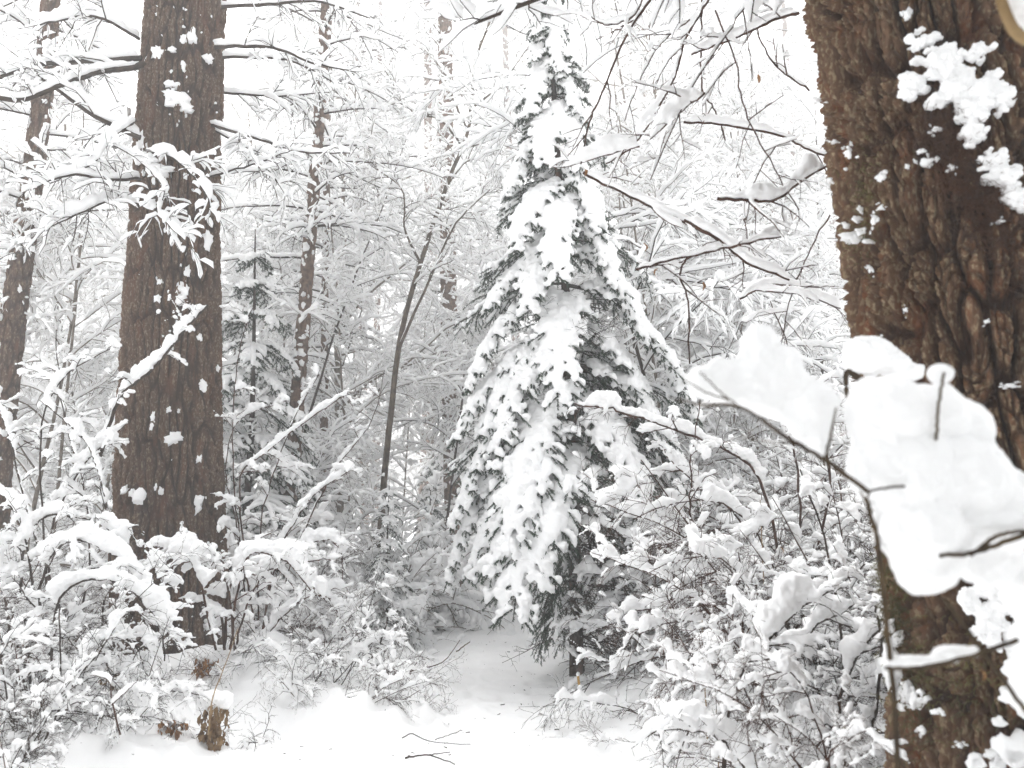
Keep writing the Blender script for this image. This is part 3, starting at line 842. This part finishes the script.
tall = [make_sapling('tall thin tree of the wood, its fine crown white with snow', 160 + i, U(12, 15), .075, 34, [(9, 1.0, .8, .5, .05, .12), (6, .5, .75, .5, .04, .1), (3, .25, .7, .4, .032, .2)], .055, .06, M_GREY, 'tall thin trees whose crowns close the sky', .08) for i in range(3)]
seed(67)
TALLP = [(512 + (((k * 0.618034 + .37) % 1) - .5) * 1300, 15 + 20 * (k / 9) + U(-.6, .6)) for k in range(9)] + [(715, 13.5), (775, 15), (668, 16), (272, 16.5), (70, 15), (745, 19)]
for k, (px, Yd) in enumerate(TALLP):
    p = ground_at(px, Yd)
    if k < 3: tall[k].location = p
    else: dup(tall[k % 3], p, U(0, 6.28), U(.75, 1.15))

LACE = [(8, .85, .75, .35, .045, .1), (5, .45, .7, .3, .038, .08), (2, .22, .65, .2, .028, .15)]
lace = [make_sapling('fine-twigged sapling like dark lace thinly lined with snow', 260 + i, U(8, 9.5), .028, 17, LACE, .05, .08, M_GREY if i % 2 else M_TWIG, 'fine-twigged saplings before the far wood', .05) for i in range(4)]
seed(68)
for k, (px, Yd) in enumerate(((262, 11.6), (350, 12.6), (440, 14.5), (640, 11.8), (690, 10.0), (745, 11.6), (815, 10.8), (50, 10.8), (95, 13.2), (500, 16), (300, 15), (400, 17))):
    p = ground_at(px, Yd)
    if k < 4: lace[k].location = p
    else: dup(lace[k % 4], p, U(0, 6.28), U(.8, 1.15))

# the forked young tree in the middle
seed(70)
root = thing('forked_tree', 'slender grey-brown tree forking in a V before the reddish trunk', 'tree', ground_at(385, 11.2))
o_ = np.array(root.location)
tb, sn = Tubes(), Snow(.05, .3, 6, 8.0)
FK = [([(378, 560, 11.2), (388, 440, 11.2), (400, 340, 11.2), (420, 265, 11.2), (447, 185, 11.2), (468, 130, 11.1), (476, 60, 11.0), (500, 0, 10.9)], .048, .016, 0),
      ([(398, 350, 11.2), (425, 290, 10.9), (455, 225, 10.7), (490, 190, 10.5)], .024, .007, .03),
      ([(460, 150, 11.1), (490, 140, 10.9), (520, 128, 10.7)], .018, .006, .05), ([(470, 110, 11.1), (500, 85, 11.3), (530, 45, 11.5)], .02, .006, .03),
      ([(468, 130, 11.1), (450, 90, 11.3), (440, 40, 11.5), (444, 0, 11.7)], .02, .007, .02), ([(462, 145, 11.1), (440, 120, 10.7), (410, 110, 10.5), (385, 70, 10.3)], .018, .005, .05),
      ([(420, 262, 11.2), (405, 230, 10.9), (402, 190, 10.7), (370, 165, 10.5)], .02, .006, .04), ([(447, 185, 11.2), (470, 160, 11.5), (500, 165, 11.7)], .015, .005, .04)]
for pts, r0, r1, H in FK:
    mbranch(tb, sn, pts, r0, r1, [(10, .8, .7, .25, .045, .35), (6, .4, .7, .3, .04, .15), (2, .2, .7, .3, .035, .2)], H)
obj('branches', tb.mesh('branches', 6, o_), M_FORK, root); obj('snow', sn.mesh('snow', o_), M_SNOW, root)

# snowy bushes
def make_bush(label, k, L, nst, H, mat, group=None, ds=.026, spread=1.0, specs=None, gap=.45):
    seed(k)
    root = thing('bush', label, 'bush', (0, 0, 0), group)
    tb, sn = Tubes(), Snow(ds, gap, 8, 11.0, .2, .9, 1.5)
    ends = []
    for i in range(nst):
        az = U(0, 6.28); el = U(.5, 1.35) / spread
        l = L * U(.6, 1.15)
        P, R = stem((U(-.15, .15), U(-.15, .15), -.1), (math.cos(az) * math.cos(el), math.sin(az) * math.cos(el), math.sin(el)), l, .010, .003, .10, U(.5, 1.5), 14)
        tb.add(P, R); sn.add(P, R, H * U(.8, 1.4), None, .1)
        grow(tb, sn, P, R, specs or [(9, .6, .9, .5, H * .9, .15), (6, .32, .85, .4, H * .62, .15), (3, .16, .8, .1, H * .3, .2)], .05)
        ends.append(P)
    obj('branches', tb.mesh('branches', 5), mat, root)
    obj('snow', sn.fused('snow', .011, 2, (0, 0, 0), .009, 38.), M_SNOW, root)
    return root
BUSHG = 'snow laden bushes crowding the clearing'
BL = 'arching bush with twigs bent under thick snow'
bush = [make_bush(BL, 80 + i, U(1.5, 2.3), 10, .064, M_TWIGR if i % 2 else M_TWIG, BUSHG) for i in range(6)]
farb = [make_bush('rounded far bush loaded white beyond the clearing', 190 + i, U(1.6, 2.4), 9, .085, M_GREY, 'far white bushes beyond the clearing', .035, 1.0, [(8, .6, .9, .5, .075, .12), (4, .32, .85, .4, .055, .12)], .22) for i in range(4)]
seed(90)
BS = []
for k in range(40):                                   # the thicket beside the path
    Yd = 3.9 + 6.5 * (k / 40) + U(-.3, .3); x0 = 1.5 + .32 * (Yd - 4.6)
    BS.append((U(x0, x0 + .17 * Yd + .8), Yd, U(.42, .66) if Yd < 5.4 else U(.6, 1.0) + .03 * Yd))
for k in range(22):                                   # round the foot of the tall trunk
    Yd = U(4.8, 8.6); x = U(-.74 * Yd, -.38 * Yd - .3)
    if abs(x + .415 * Yd) < .5 and Yd > 5.5 or Yd < 6.7 and x > -.50 * Yd: continue
    BS.append((x, Yd, U(.35, .75)))
for k in range(30):
    Yd = U(9.6, 19)
    x = U(-.75, .75) * Yd
    if abs(x + .5) < .9 and Yd < 11.5: continue
    BS.append((x, Yd, U(.8, 1.5)))
for px, Yd, sc in ((790, 6.8, 1.0), (820, 6.2, 1.1), (770, 7.4, 1.0), (840, 7.0, 1.3), (800, 8.0, 1.3), (268, 9.4, .9), (310, 10.4, 1.2), (345, 9.8, .9), (378, 10.6, 1.1), (262, 9.9, 1.1), (430, 12.4, 1.2), (705, 8.8, 1.05), (770, 8.6, 1.25), (665, 10.2, 1.1)):
    p = ground_at(px, Yd); BS.append((p[0], Yd, sc))
for px, Yd, sc in ((270, 7.6, .8), (312, 7.2, .7), (345, 8.2, .8), (385, 7.6, .6), (300, 8.8, .8), (285, 6.6, .6), (345, 6.8, .55), (85, 5.4, .6), (60, 5.0, .6), (20, 4.9, .6), (690, 6.9, .6), (695, 6.2, .6), (690, 5.4, .55), (690, 8.6, .6)):
    p = ground_at(px, Yd); BS.append((p[0], Yd, -sc))
far_used, near_used = [0], [0]
for k, (x, y, sc) in enumerate(BS):
    p = (x, y, g1(x, y) - .05 - (.75 * -sc if sc < 0 else 0)); sc = abs(sc)
    bag, used = (farb, far_used) if y > 9.3 else (bush, near_used)
    q = used[0]; used[0] += 1
    if q < len(bag):
        bag[q].location = p; bag[q].rotation_euler.z = U(0, 6.28); bag[q].scale = (sc,) * 3
    else: dup(bag[q % len(bag)], p, U(0, 6.28), sc)

# the young tree whose boughs hang into the view from above the thicket
seed(100)
ob = np.array((2.9, 4.6, g1(2.9, 4.6) - .05))
root = thing('overhanging_tree', 'reddish bare boughs with long snow ridges hanging before the top of the path spruce', 'tree', ob)
tb = Tubes()
P = smooth_line([ob, at(930, 300, 4.6), at(850, 60, 4.6), at(790, -60, 4.55), at(700, -120, 4.5)], 30); tb.add(P, np.linspace(.05, .02, 30))
obj('trunk', tb.mesh('trunk', 8, ob), M_TWIG, root)
TW = [(4, .35, .8, .2, .035, .15), (3, .16, .8, .2, .022, .2)]
OV = [
    ([(664, -30), (650, 0), (627, 35), (600, 97), (588, 128), (581, 163)], .007, .003, .05, .0),
    ([(722, -30), (708, 0), (686, 38), (677, 70), (657, 111), (632, 146), (606, 164)], .008, .003, .10, .25),
    ([(704, 94), (679, 113), (650, 140)], .005, .002, .14, .3), ([(640, 146), (615, 152), (590, 160), (570, 166)], .004, .002, .17, .4),
    ([(703, -20), (702, 9), (701, 59), (704, 94), (714, 108), (726, 140)], .005, .003, .05, 0), ([(645, -5), (632, 17), (606, 25), (591, 17)], .004, .002, .05, .1),
    ([(800, 12), (770, 22), (730, 40), (691, 55)], .008, .004, .12, .1), ([(585, 172), (588, 176), (635, 199), (680, 220), (717, 240), (760, 262)], .007, .004, .09, .2),
    ([(635, 270), (669, 260), (720, 250), (780, 236)], .005, .003, .06, .1), ([(720, 250), (690, 256), (680, 275), (688, 302), (690, 364)], .0055, .003, .03, 0),
    ([(684, 122), (727, 125), (784, 137), (815, 152), (850, 160)], .006, .004, .08, .1), ([(717, 198), (745, 200), (775, 200), (800, 182), (826, 166)], .007, .004, .13, .1),
    ([(684, 220), (720, 240), (745, 262), (790, 280)], .007, .004, .10, .1), ([(810, 90), (780, 70), (760, 40), (750, 0)], .005, .003, .05, 0),
    ([(715, 10), (735, 60), (745, 110), (770, 160), (800, 210)], .004, .002, .04, 0), ([(690, 20), (660, 45), (640, 80), (625, 120)], .0035, .002, .06, .1),
    ([(740, 300), (770, 285), (800, 290), (840, 310)], .005, .003, .10, .1), ([(760, -20), (730, 30), (690, 90), (650, 180)], .004, .002, .06, .1),
    ([(780, 140), (760, 170), (745, 210), (750, 250)], .003, .002, .04, 0), ([(830, 215), (810, 250), (790, 300), (780, 350)], .004, .002, .05, 0)]
for k, (pts, r0, r1, H, soft) in enumerate(OV):
    Yb = 4.3 + .5 * math.sin(k * 2.1)
    tb, sn = Tubes(), Snow(.018, .22, 9, 7.0, .22, .8, 1.0)
    mbranch(tb, sn, [(px, py, Yb) for px, py in pts], r0 * 1.3, r1 * 1.5, TW, H * .58, H * .40, soft, True, .003)
    b = obj('branch', tb.mesh('branch', 5, ob), M_TWIGR, root)
    obj('snow', sn.fused('snow', .0075, 3, ob, .003), M_SNOW, b)

def pix_bush(label, px, Y, branches, specs, mat, k, ds=.02, gap=.2, cat='bush', name='bush', full=False, rough=.28):
    """A bush whose main stems run through measured points."""
    seed(k)
    o_ = ground_at(px, Y) - UP * .08
    root = thing(name, label, cat, o_)
    tb, sn = Tubes(), Snow(ds, gap, 8, 10.0, .2, .85, 1.2)
    for pts, r0, r1, H, dy in branches:
        mbranch(tb, sn, [(a, b, Y + dy) for a, b in pts], r0, r1, specs, H, None, .15, full, .006)
    obj('branches', tb.mesh('branches', 5, o_), mat, root)
    obj('snow', sn.fused('snow', .0105, 2, o_, .009, 38.), M_SNOW, root)
    return root
BT = [(7, .4, .9, .4, .06, .1), (4, .2, .8, .4, .045, .15), (2, .1, .8, .2, .03, .2)]
pix_bush('bush before the tall straight trunk with one broken stem leaning across it', 90, 7.0, [
    ([(96, 470), (118, 402), (145, 376), (165, 355), (185, 330), (207, 306)], .017, .010, .09, 0),
    ([(60, 640), (50, 540), (80, 470), (130, 420)], .012, .005, .07, 0), ([(70, 640), (30, 520), (10, 440), (-10, 380)], .012, .005, .08, .2),
    ([(80, 640), (90, 520), (65, 420), (55, 330)], .010, .004, .08, .1), ([(60, 640), (20, 600), (-20, 540), (-60, 520)], .010, .004, .10, -.1),
    ([(100, 640), (110, 540), (90, 450), (40, 400)], .010, .004, .10, -.1), ([(50, 640), (40, 450), (60, 380), (110, 350)], .010, .004, .10, 0)], BT, M_TWIG, 110)
pix_bush('bush arching a thick snow shelf across the foot of the tall straight trunk', 200, 6.9, [
    ([(225, 650), (215, 580), (180, 548), (140, 548)], .012, .006, .12, 0), ([(225, 650), (232, 580), (262, 548), (300, 566), (325, 600)], .012, .005, .12, 0),
    ([(215, 650), (190, 560), (150, 570), (100, 590)], .010, .005, .14, -.2), ([(230, 650), (245, 560), (285, 560), (310, 590)], .010, .005, .14, -.1),
    ([(235, 650), (228, 590), (222, 560)], .008, .004, .12, -.1), ([(235, 650), (250, 600), (270, 570), (320, 560)], .010, .005, .12, .2)], BT, M_TWIGR, 111)
pix_bush('wide low bush at the frame edge weighed down by heavy snow cushions', 20, 5.9, [
    ([(60, 690), (40, 590), (70, 540), (120, 560), (150, 600)], .012, .005, .115, 0), ([(40, 690), (20, 580), (40, 520), (90, 520), (130, 545)], .012, .005, .12, .2),
    ([(20, 690), (0, 580), (-30, 530)], .012, .005, .11, 0), ([(50, 690), (60, 600), (110, 580), (155, 615), (165, 660)], .010, .005, .12, -.2),
    ([(30, 690), (30, 560), (5, 500), (-30, 480)], .010, .005, .10, .1), ([(60, 690), (90, 640), (130, 640), (150, 680)], .008, .004, .09, -.3)], BT, M_TWIG, 112)
pix_bush('bush of thin reddish canes spreading between the tall trunk and the forked tree', 265, 8.0, [
    ([(255, 640), (245, 560), (240, 480), (262, 455), (330, 405), (352, 390)], .010, .004, .06, 0), ([(258, 640), (240, 540), (232, 440), (240, 350), (255, 300)], .009, .003, .04, .1),
    ([(262, 640), (275, 560), (310, 500), (350, 470)], .010, .004, .09, -.2), ([(260, 640), (280, 560), (330, 540), (345, 570)], .010, .004, .12, -.3),
    ([(258, 640), (262, 520), (290, 430), (320, 370)], .009, .003, .05, .2), ([(250, 640), (235, 520), (225, 470), (240, 420), (290, 400)], .009, .003, .07, .3),
    ([(262, 640), (300, 600), (330, 600), (350, 640)], .009, .004, .10, -.4), ([(268, 640), (300, 540), (335, 470), (372, 420), (385, 370)], .010, .003, .05, .4)], BT, M_TWIGR, 113)
pix_bush('bush stretching one long snow-lined limb before the lower spruce boughs', 760, 6.4, [
    ([(790, 620), (760, 480), (700, 440), (640, 418), (605, 408), (575, 405)], .013, .006, .09, 0), ([(790, 620), (740, 520), (680, 470), (655, 440)], .010, .004, .08, .2),
    ([(800, 640), (750, 570), (700, 560), (662, 566)], .011, .004, .09, .3), ([(800, 640), (750, 610), (700, 590), (655, 640)], .011, .004, .09, .1),
    ([(790, 640), (800, 500), (780, 400), (740, 330)], .012, .004, .09, 0), ([(790, 640), (830, 480), (800, 380), (770, 300)], .012, .004, .09, -.1),
    ([(770, 640), (700, 540), (690, 480), (700, 400)], .010, .004, .08, -.1)], BT, M_TWIGR, 114)
pix_bush('bush with a stout snow-heaped limb slanting up beside the mossy foot of the leaning trunk', 760, 4.2, [
    ([(720, 790), (735, 690), (760, 650), (800, 610), (830, 590)], .012, .006, .14, 0), ([(820, 800), (830, 740), (850, 670), (885, 620)], .012, .006, .13, 0),
    ([(800, 800), (780, 700), (800, 640), (860, 600)], .010, .004, .09, .2), ([(840, 800), (875, 720), (880, 640), (872, 600)], .010, .005, .12, -.2),
    ([(770, 800), (720, 740), (680, 722), (655, 735)], .009, .004, .09, 0), ([(790, 800), (840, 690), (830, 560), (800, 470)], .010, .004, .08, .3)], BT, M_TWIG, 115)

# the snow-heaped branch close by, out of focus, before the leaning trunk
seed(120)
FY = 1.7
fo = ground_at(1090, 2.0)
root = thing('foreground_branch', 'near blurred branch under great round cushions of snow before the leaning trunk', 'branch', fo)
tb = Tubes()
for pts, r0, r1 in [([(905, 900), (894, 700), (886, 620), (880, 560), (866, 500), (845, 470)], .0065, .0045), ([(1060, 520), (1010, 540), (975, 552), (940, 556)], .006, .004), ([(868, 492), (825, 460), (790, 440), (740, 407), (700, 405), (668, 396)], .0055, .002),
                    ([(825, 460), (832, 430), (836, 408)], .0035, .002), ([(936, 440), (938, 410), (944, 372)], .0035, .003), ([(970, 556), (1000, 535), (1040, 530)], .005, .003), ([(905, 486), (870, 492), (868, 515)], .003, .002),
                    ([(740, 407), (720, 392), (700, 372)], .002, .0014), ([(730, 400), (705, 392), (685, 380)], .002, .0014), ([(800, 445), (770, 442), (740, 436)], .002, .0014), ([(885, 668), (920, 668), (965, 658), (1018, 640)], .004, .005), ([(945, 600), (975, 640), (1010, 690), (1040, 730)], .004, .005)]:
    P = smooth_line([at(a, b, FY if r0 > .006 else FY - .075) for a, b in pts], 24) + RNG.normal(size=(24, 3)) * .0008
    tb.add(P, np.linspace(r0, r1, 24))
obj('twigs', tb.mesh('twigs', 8, fo), M_MOSS, root)
def cushions(lst, Y, vox=.005, rough=.013, freq=12.0, sm=8):
    m = Y / F_PX
    obj('snow_cushion', blobs_mesh('snow_cushion', [(at(a, b, Y + dy), np.array((w_ * m, d_ * m, h_ * m))) for a, b, w_, h_, d_, dy in lst], vox, sm, rough, freq, fo), M_SNOW, root)
cushions([(888, 420, 40, 44, 36, 0), (930, 415, 44, 30, 36, .02), (962, 425, 30, 26, 30, .03), (900, 470, 56, 44, 40, 0), (955, 480, 62, 46, 44, .02), (1005, 505, 46, 32, 36, .03), (922, 530, 46, 42, 40, 0), (925, 565, 34, 30, 30, 0),
          (985, 525, 56, 30, 40, .03), (985, 560, 34, 22, 20, .04), (1046, 512, 36, 36, 36, .05), (945, 395, 14, 12, 12, 0)], FY)
cushions([(760, 358, 24, 34, 20, 0), (735, 380, 32, 24, 18, 0), (782, 386, 34, 42, 24, 0), (806, 410, 30, 40, 24, 0), (762, 386, 32, 30, 20, 0), (702, 382, 18, 16, 11, 0), (818, 432, 16, 28, 18, 0), (790, 372, 20, 30, 16, -.02), (722, 372, 16, 18, 12, -.01)], FY)
cushions([(940, 374, 13, 11, 11, 0)], FY, .004, .006)
cushions([(1018, 575, 16, 24, 14, .05), (1024, 600, 14, 24, 20, .05), (1026, 640, 14, 20, 20, .05), (1034, 690, 24, 30, 20, .05)], FY, .005)
cushions([(925, 660, 30, 6, 8, 0), (955, 652, 24, 8, 9, 0), (900, 664, 16, 4, 6, 0)], FY, .003, .004, 40.0, 4)

# knob of the old dead stub with its cap of snow
seed(121)
KY = 2.55
ko = at(868, 385, KY)
root = thing('broken_stub', 'broken stub topped by one round cap of snow at the edge of the leaning trunk', 'branch', ko)
tb = Tubes(); P = smooth_line([at(930, 420, KY + .12), at(880, 395, KY), at(850, 372, KY), at(846, 385, KY), at(850, 410, KY)], 20); tb.add(P, np.linspace(.014, .006, 20))
obj('stub', tb.mesh('stub', 8, ko), M_MOSS, root)
m = KY / F_PX
obj('snow_cap', blobs_mesh('snow_cap', [(at(868, 356, KY), np.array((26, 24, 20)) * m), (at(890, 362, KY), np.array((20, 20, 13)) * m), (at(908, 372, KY), np.array((16, 16, 10)) * m)], .005, 6, .008, 30.0, ko), M_SNOW, root)

# sticks poking out of the snow, dead leaves and stalks
def ground_hit(px, py):
    """Where the snow surface is seen at a pixel."""
    for Yd in np.arange(3.0, 14.0, .02):
        p = at(px, py, Yd)
        if p[2] <= g1(p[0], p[1]): return p
    return at(px, py, 8.0)
def sticks(label, lst, Y, mat, k, H=.0, name='fallen_twig', cat='twig', specs=()):
    seed(k)
    if Y == 0: Y = ground_hit(*lst[0][0][0])[1]
    o_ = at(*lst[0][0][0], Y); root = thing(name, label, cat, o_)
    tb, sn = Tubes(), Snow(.012, .2, 6, 14.0, .2)
    for pts, r0, r1 in lst:
        P = smooth_line([at(a, b, Y) for a, b in pts], 12) + RNG.normal(size=(12, 3)) * .002
        R = np.linspace(r0, r1, 12); tb.add(P, R)
        if H: sn.add(P, R, H)
        grow(tb, sn if H else None, P, R, list(specs))
    obj('twigs', tb.mesh('twigs', 5, o_), mat, root)
    if sn.b: obj('snow', sn.mesh('snow', o_), M_SNOW, root)
    return root
sticks('dark knobbly twig with raised tips lying on the near snow', [([(405, 758), (428, 755), (455, 764)], .006, .003), ([(428, 755), (450, 752)], .004, .002), ([(402, 738), (412, 734), (432, 742), (470, 744)], .004, .002), ([(435, 740), (463, 730)], .003, .002)], 0, M_TWIG, 130)
sticks('thin dark twig lying alone on the smooth snow of the path', [([(576, 724), (592, 730), (613, 745)], .005, .0025), ([(606, 720), (625, 738)], .003, .002)], 0, M_TWIGR, 131)
sticks('curved cane sweeping low over the snow before the bend', [([(398, 676), (420, 668), (440, 664), (452, 652), (460, 640)], .006, .003), ([(456, 652), (470, 642)], .006, .004), ([(410, 674), (424, 650)], .004, .002)], 7.2, M_TWIGR, 132)
sticks('dark broken stem hung with shrivelled leaves on the far bank', [([(368, 664), (378, 648), (386, 625), (388, 610)], .010, .005), ([(378, 642), (398, 652)], .004, .002)], 8.0, M_TWIG, 133)
sticks('dark forked cane standing in the snow before the wide low bush', [([(120, 735), (112, 700), (108, 680), (90, 675)], .006, .002), ([(112, 705), (138, 680)], .004, .002)], 4.9, M_TWIGR, 134, .03)
sticks('upright bare cane rising from the wide low bush', [([(52, 720), (60, 690), (60, 640), (59, 610)], .007, .004)], 5.2, M_TWIG, 135)
sticks('pale reddish cane slanting up beside the brown leaf tuft', [([(208, 735), (212, 700), (225, 665), (238, 628)], .005, .002), ([(222, 670), (212, 660)], .002, .001)], 5.2, M_STRAW, 136)
for k, (px, py, Yq) in enumerate(((690, 600, 5.6), (702, 640, 5.0), (735, 590, 5.4), (760, 520, 5.6), (668, 560, 6.2), (715, 700, 4.6))):
    sticks('dry upright stalk number %s' % k if 0 else ['tall dry stalk at the thin edge of the thicket', 'straw coloured stalk in front of the slanting snow-heaped limb', 'brown upright stem amid the thicket twigs', 'short dark stem high in the middle of the thicket', 'pale stalk before the dark foot of the spruce', 'low dry stalk close to the snow in front of the thicket'][k],
           [([(px + 6, py + 110), (px + 3, py + 50), (px, py - 20)], .005, .0025)], Yq, M_STRAW if k % 2 else M_TWIGR, 140 + k, 0, 'dry_stalk', 'stalk')
# tuft of dead leaves
def leaf_mesh(name, lst, origin, L0=.05):
    VV, off = [], 0
    for p, d, l in lst:
        d = unit(np.asarray(d, float)); sv = unit(np.cross(d, RNG.normal(size=3))); nn = np.cross(d, sv)
        w_ = l * U(.16, .30)
        rows = []
        for t, ww in ((0, .1), (.3, 1), (.65, .85), (1, .05)):
            c = p + d * l * t + nn * l * .25 * math.sin(t * 3 + U(-.4, .4))
            rows += [c - sv * w_ * ww + nn * w_ * .4 * ww, c, c + sv * w_ * ww + nn * w_ * .4 * ww]
        VV.append(np.array(rows))
    Qb = np.array([[i * 3 + j, i * 3 + j + 1, i * 3 + j + 4, i * 3 + j + 3] for i in range(3) for j in range(2)])
    return make_mesh(name, np.vstack(VV) - origin, np.vstack([Qb + 12 * i for i in range(len(VV))]))
seed(150)
def tuft(label, px, py, Y, hpx, wpx, n, capw):
    o_ = ground_hit(px, py); Y = o_[1]; root = thing('leaf_tuft', label, 'dead leaves', o_); m = Y / F_PX
    lst = [(o_ + np.array((U(-1, 1) * wpx * .4 * m, U(-.5, .5) * wpx * m, U(0, .85) * hpx * m)), (U(-.35, .35), U(-.5, .2), U(-1, -.3)), U(.035, .075)) for _ in range(n * 3)]
    obj('leaves', leaf_mesh('leaves', lst, o_), M_LEAF if capw < 12 else M_OLDLEAF, root)
    tb = Tubes()
    for k in range(3):
        P, R = stem(o_ + np.array((U(-.4, .4) * wpx * m, U(-.04, .04), -.05)), (U(-.2, .2), U(-.2, .2), 1), hpx * m * U(.8, 1.1), .003, .0015, .12)
        tb.add(P, R)
    obj('stems', tb.mesh('stems', 4, o_), M_TWIGR, root)
    obj('snow_cap', blobs_mesh('snow_cap', [(o_ + np.array((U(-.6, .6) * capw, U(-.4, .4) * capw, hpx * .96 + U(-.5, .1) * capw)) * m, np.array((U(.5, .9), U(.5, .9), U(.35, .6))) * capw * m) for _ in range(7)], .005, 3, .010, 34., o_), M_SNOW, root)
tuft('brown rustling leaf tuft under a snow cap before the tall straight trunk', 213, 745, 4.9, 45, 26, 60, 14)
tuft('small dark tuft of dead leaves at the root mound behind the capped leaf tuft', 205, 672, 6.2, 18, 22, 26, 11)
tuft('orange-brown leaf cluster half sunk in snow beside the capped leaf tuft', 172, 728, 5.1, 12, 22, 14, 9)
tuft('low dark brown leaf heap under twigs by the wide low bush', 120, 690, 5.6, 26, 40, 40, 18)
# bits of bark and needles shed on the snow
seed(149)
lit = []
for k in range(420):
    t = RNG.random(); x = U(-2.6, 2.2); y = U(4.0, 10.5)
    d = unit(np.array((U(-1, 1), U(-1, 1), U(-.05, .15)))); p = np.array((x, y, g1(x, y) + .003))
    q_ = RNG.lognormal(-4.3, .55); lit.append((p, d, q_))
tb = Tubes()
for p, d, q_ in lit: tb.add(np.array((p - d * q_ * .5, p + RNG.normal(size=3) * .002, p + d * q_ * .5)), np.full(3, max(.0012, q_ * .10)))
tag(obj('forest_litter', tb.mesh('forest_litter', 4), M_TWIG), 'scattered dark bark crumbs and needles lying on the snow', 'litter', None, 'stuff')
# yellow stake
kp = ground_hit(579, 692); KYD = kp[1]; root = thing('wooden_stake', 'short yellow stake with a snow cap at the foot of the spruce', 'stake', kp)
tb = Tubes(); P = np.array([kp - UP * .1, kp, at(579, 684, KYD), at(578, 676, KYD)]); tb.add(P, np.full(4, .011)); obj('post', tb.mesh('post', 8, kp), M_STAKE, root)
obj('snow_cap', blobs_mesh('snow_cap', [(at(578, 674, KYD), np.array((.018, .018, .022)))], .004, 2, .003, 50., kp), M_SNOW, root)
# last leaves still hanging
seed(151)
for k, (px, py, Yq, lab) in enumerate(((584, 168, 4.2, 'brown curled leaf at the tip of the longest hanging bough'), (659, 268, 4.2, 'orange leaf hanging under the level bough before the spruce'), (703, 282, 4.3, 'yellow leaf below the arching bough tip'),
                                   (643, 243, 4.3, 'tiny orange leaf on snow beside the spruce'), (758, 74, 4.4, 'yellow leaf among fine twigs by the leaning trunk edge'), (779, 546, 5.0, 'rust coloured leaf caught in the thicket'), (979, 668, 1.9, 'orange leaf stuck at the low snowy twig before the leaning trunk'))):
    p = at(px, py, Yq); o_ = tag(obj('dead_leaf', leaf_mesh('dead_leaf', [(p, (U(-.3, .3), U(-.3, .3), -1), .055 if Yq > 2 else .03)], p), M_LEAF, None, p), lab, 'leaf')
# corner branch tip
seed(152)
co_ = at(1040, 20, 1.5); root = thing('branch_tip', 'pale yellowish blurred branch end under snow in the top corner', 'branch', co_)
tb = Tubes(); P = smooth_line([at(994, -30, 1.5), at(1004, 8, 1.5), at(1020, 36, 1.5), at(1055, 44, 1.5)], 16); tb.add(P, np.linspace(.009, .013, 16)); obj('wood', tb.mesh('wood', 10, co_), M_TAN, root)
obj('snow', blobs_mesh('snow', [(at(1022, 6, 1.52), np.array((.035, .03, .04))), (at(1040, 20, 1.52), np.array((.03, .03, .03)))], .004, 4, .006, 40., co_), M_SNOW, root)
# rounded drift humps on the clearing
seed(153)

# ---------------------------------------------------------------- air between the trees
bm_v = np.array([(x, y, z) for x in (-75, 75) for y in (-15, 66) for z in (-3, 24)], float)
Qh = np.array([(0, 1, 3, 2), (4, 6, 7, 5), (0, 4, 5, 1), (2, 3, 7, 6), (0, 2, 6, 4), (1, 5, 7, 3)])
hz = bpy.data.materials.new('haze'); hz.use_nodes = True
t = hz.node_tree; t.nodes.remove(t.nodes['Principled BSDF'])
pv = t.nodes.new('ShaderNodeVolumePrincipled')
pv.inputs['Color'].default_value = (0.98, 0.985, 0.99, 1); pv.inputs['Density'].default_value = 0.009
pv.inputs['Anisotropy'].default_value = 0.4
t.links.new(pv.outputs[0], t.nodes['Material Output'].inputs['Volume'])
o = obj('haze', make_mesh('haze', bm_v, Qh, False), hz)
tag(o, 'thin pale winter haze filling the whole wood', 'haze', None, 'stuff')
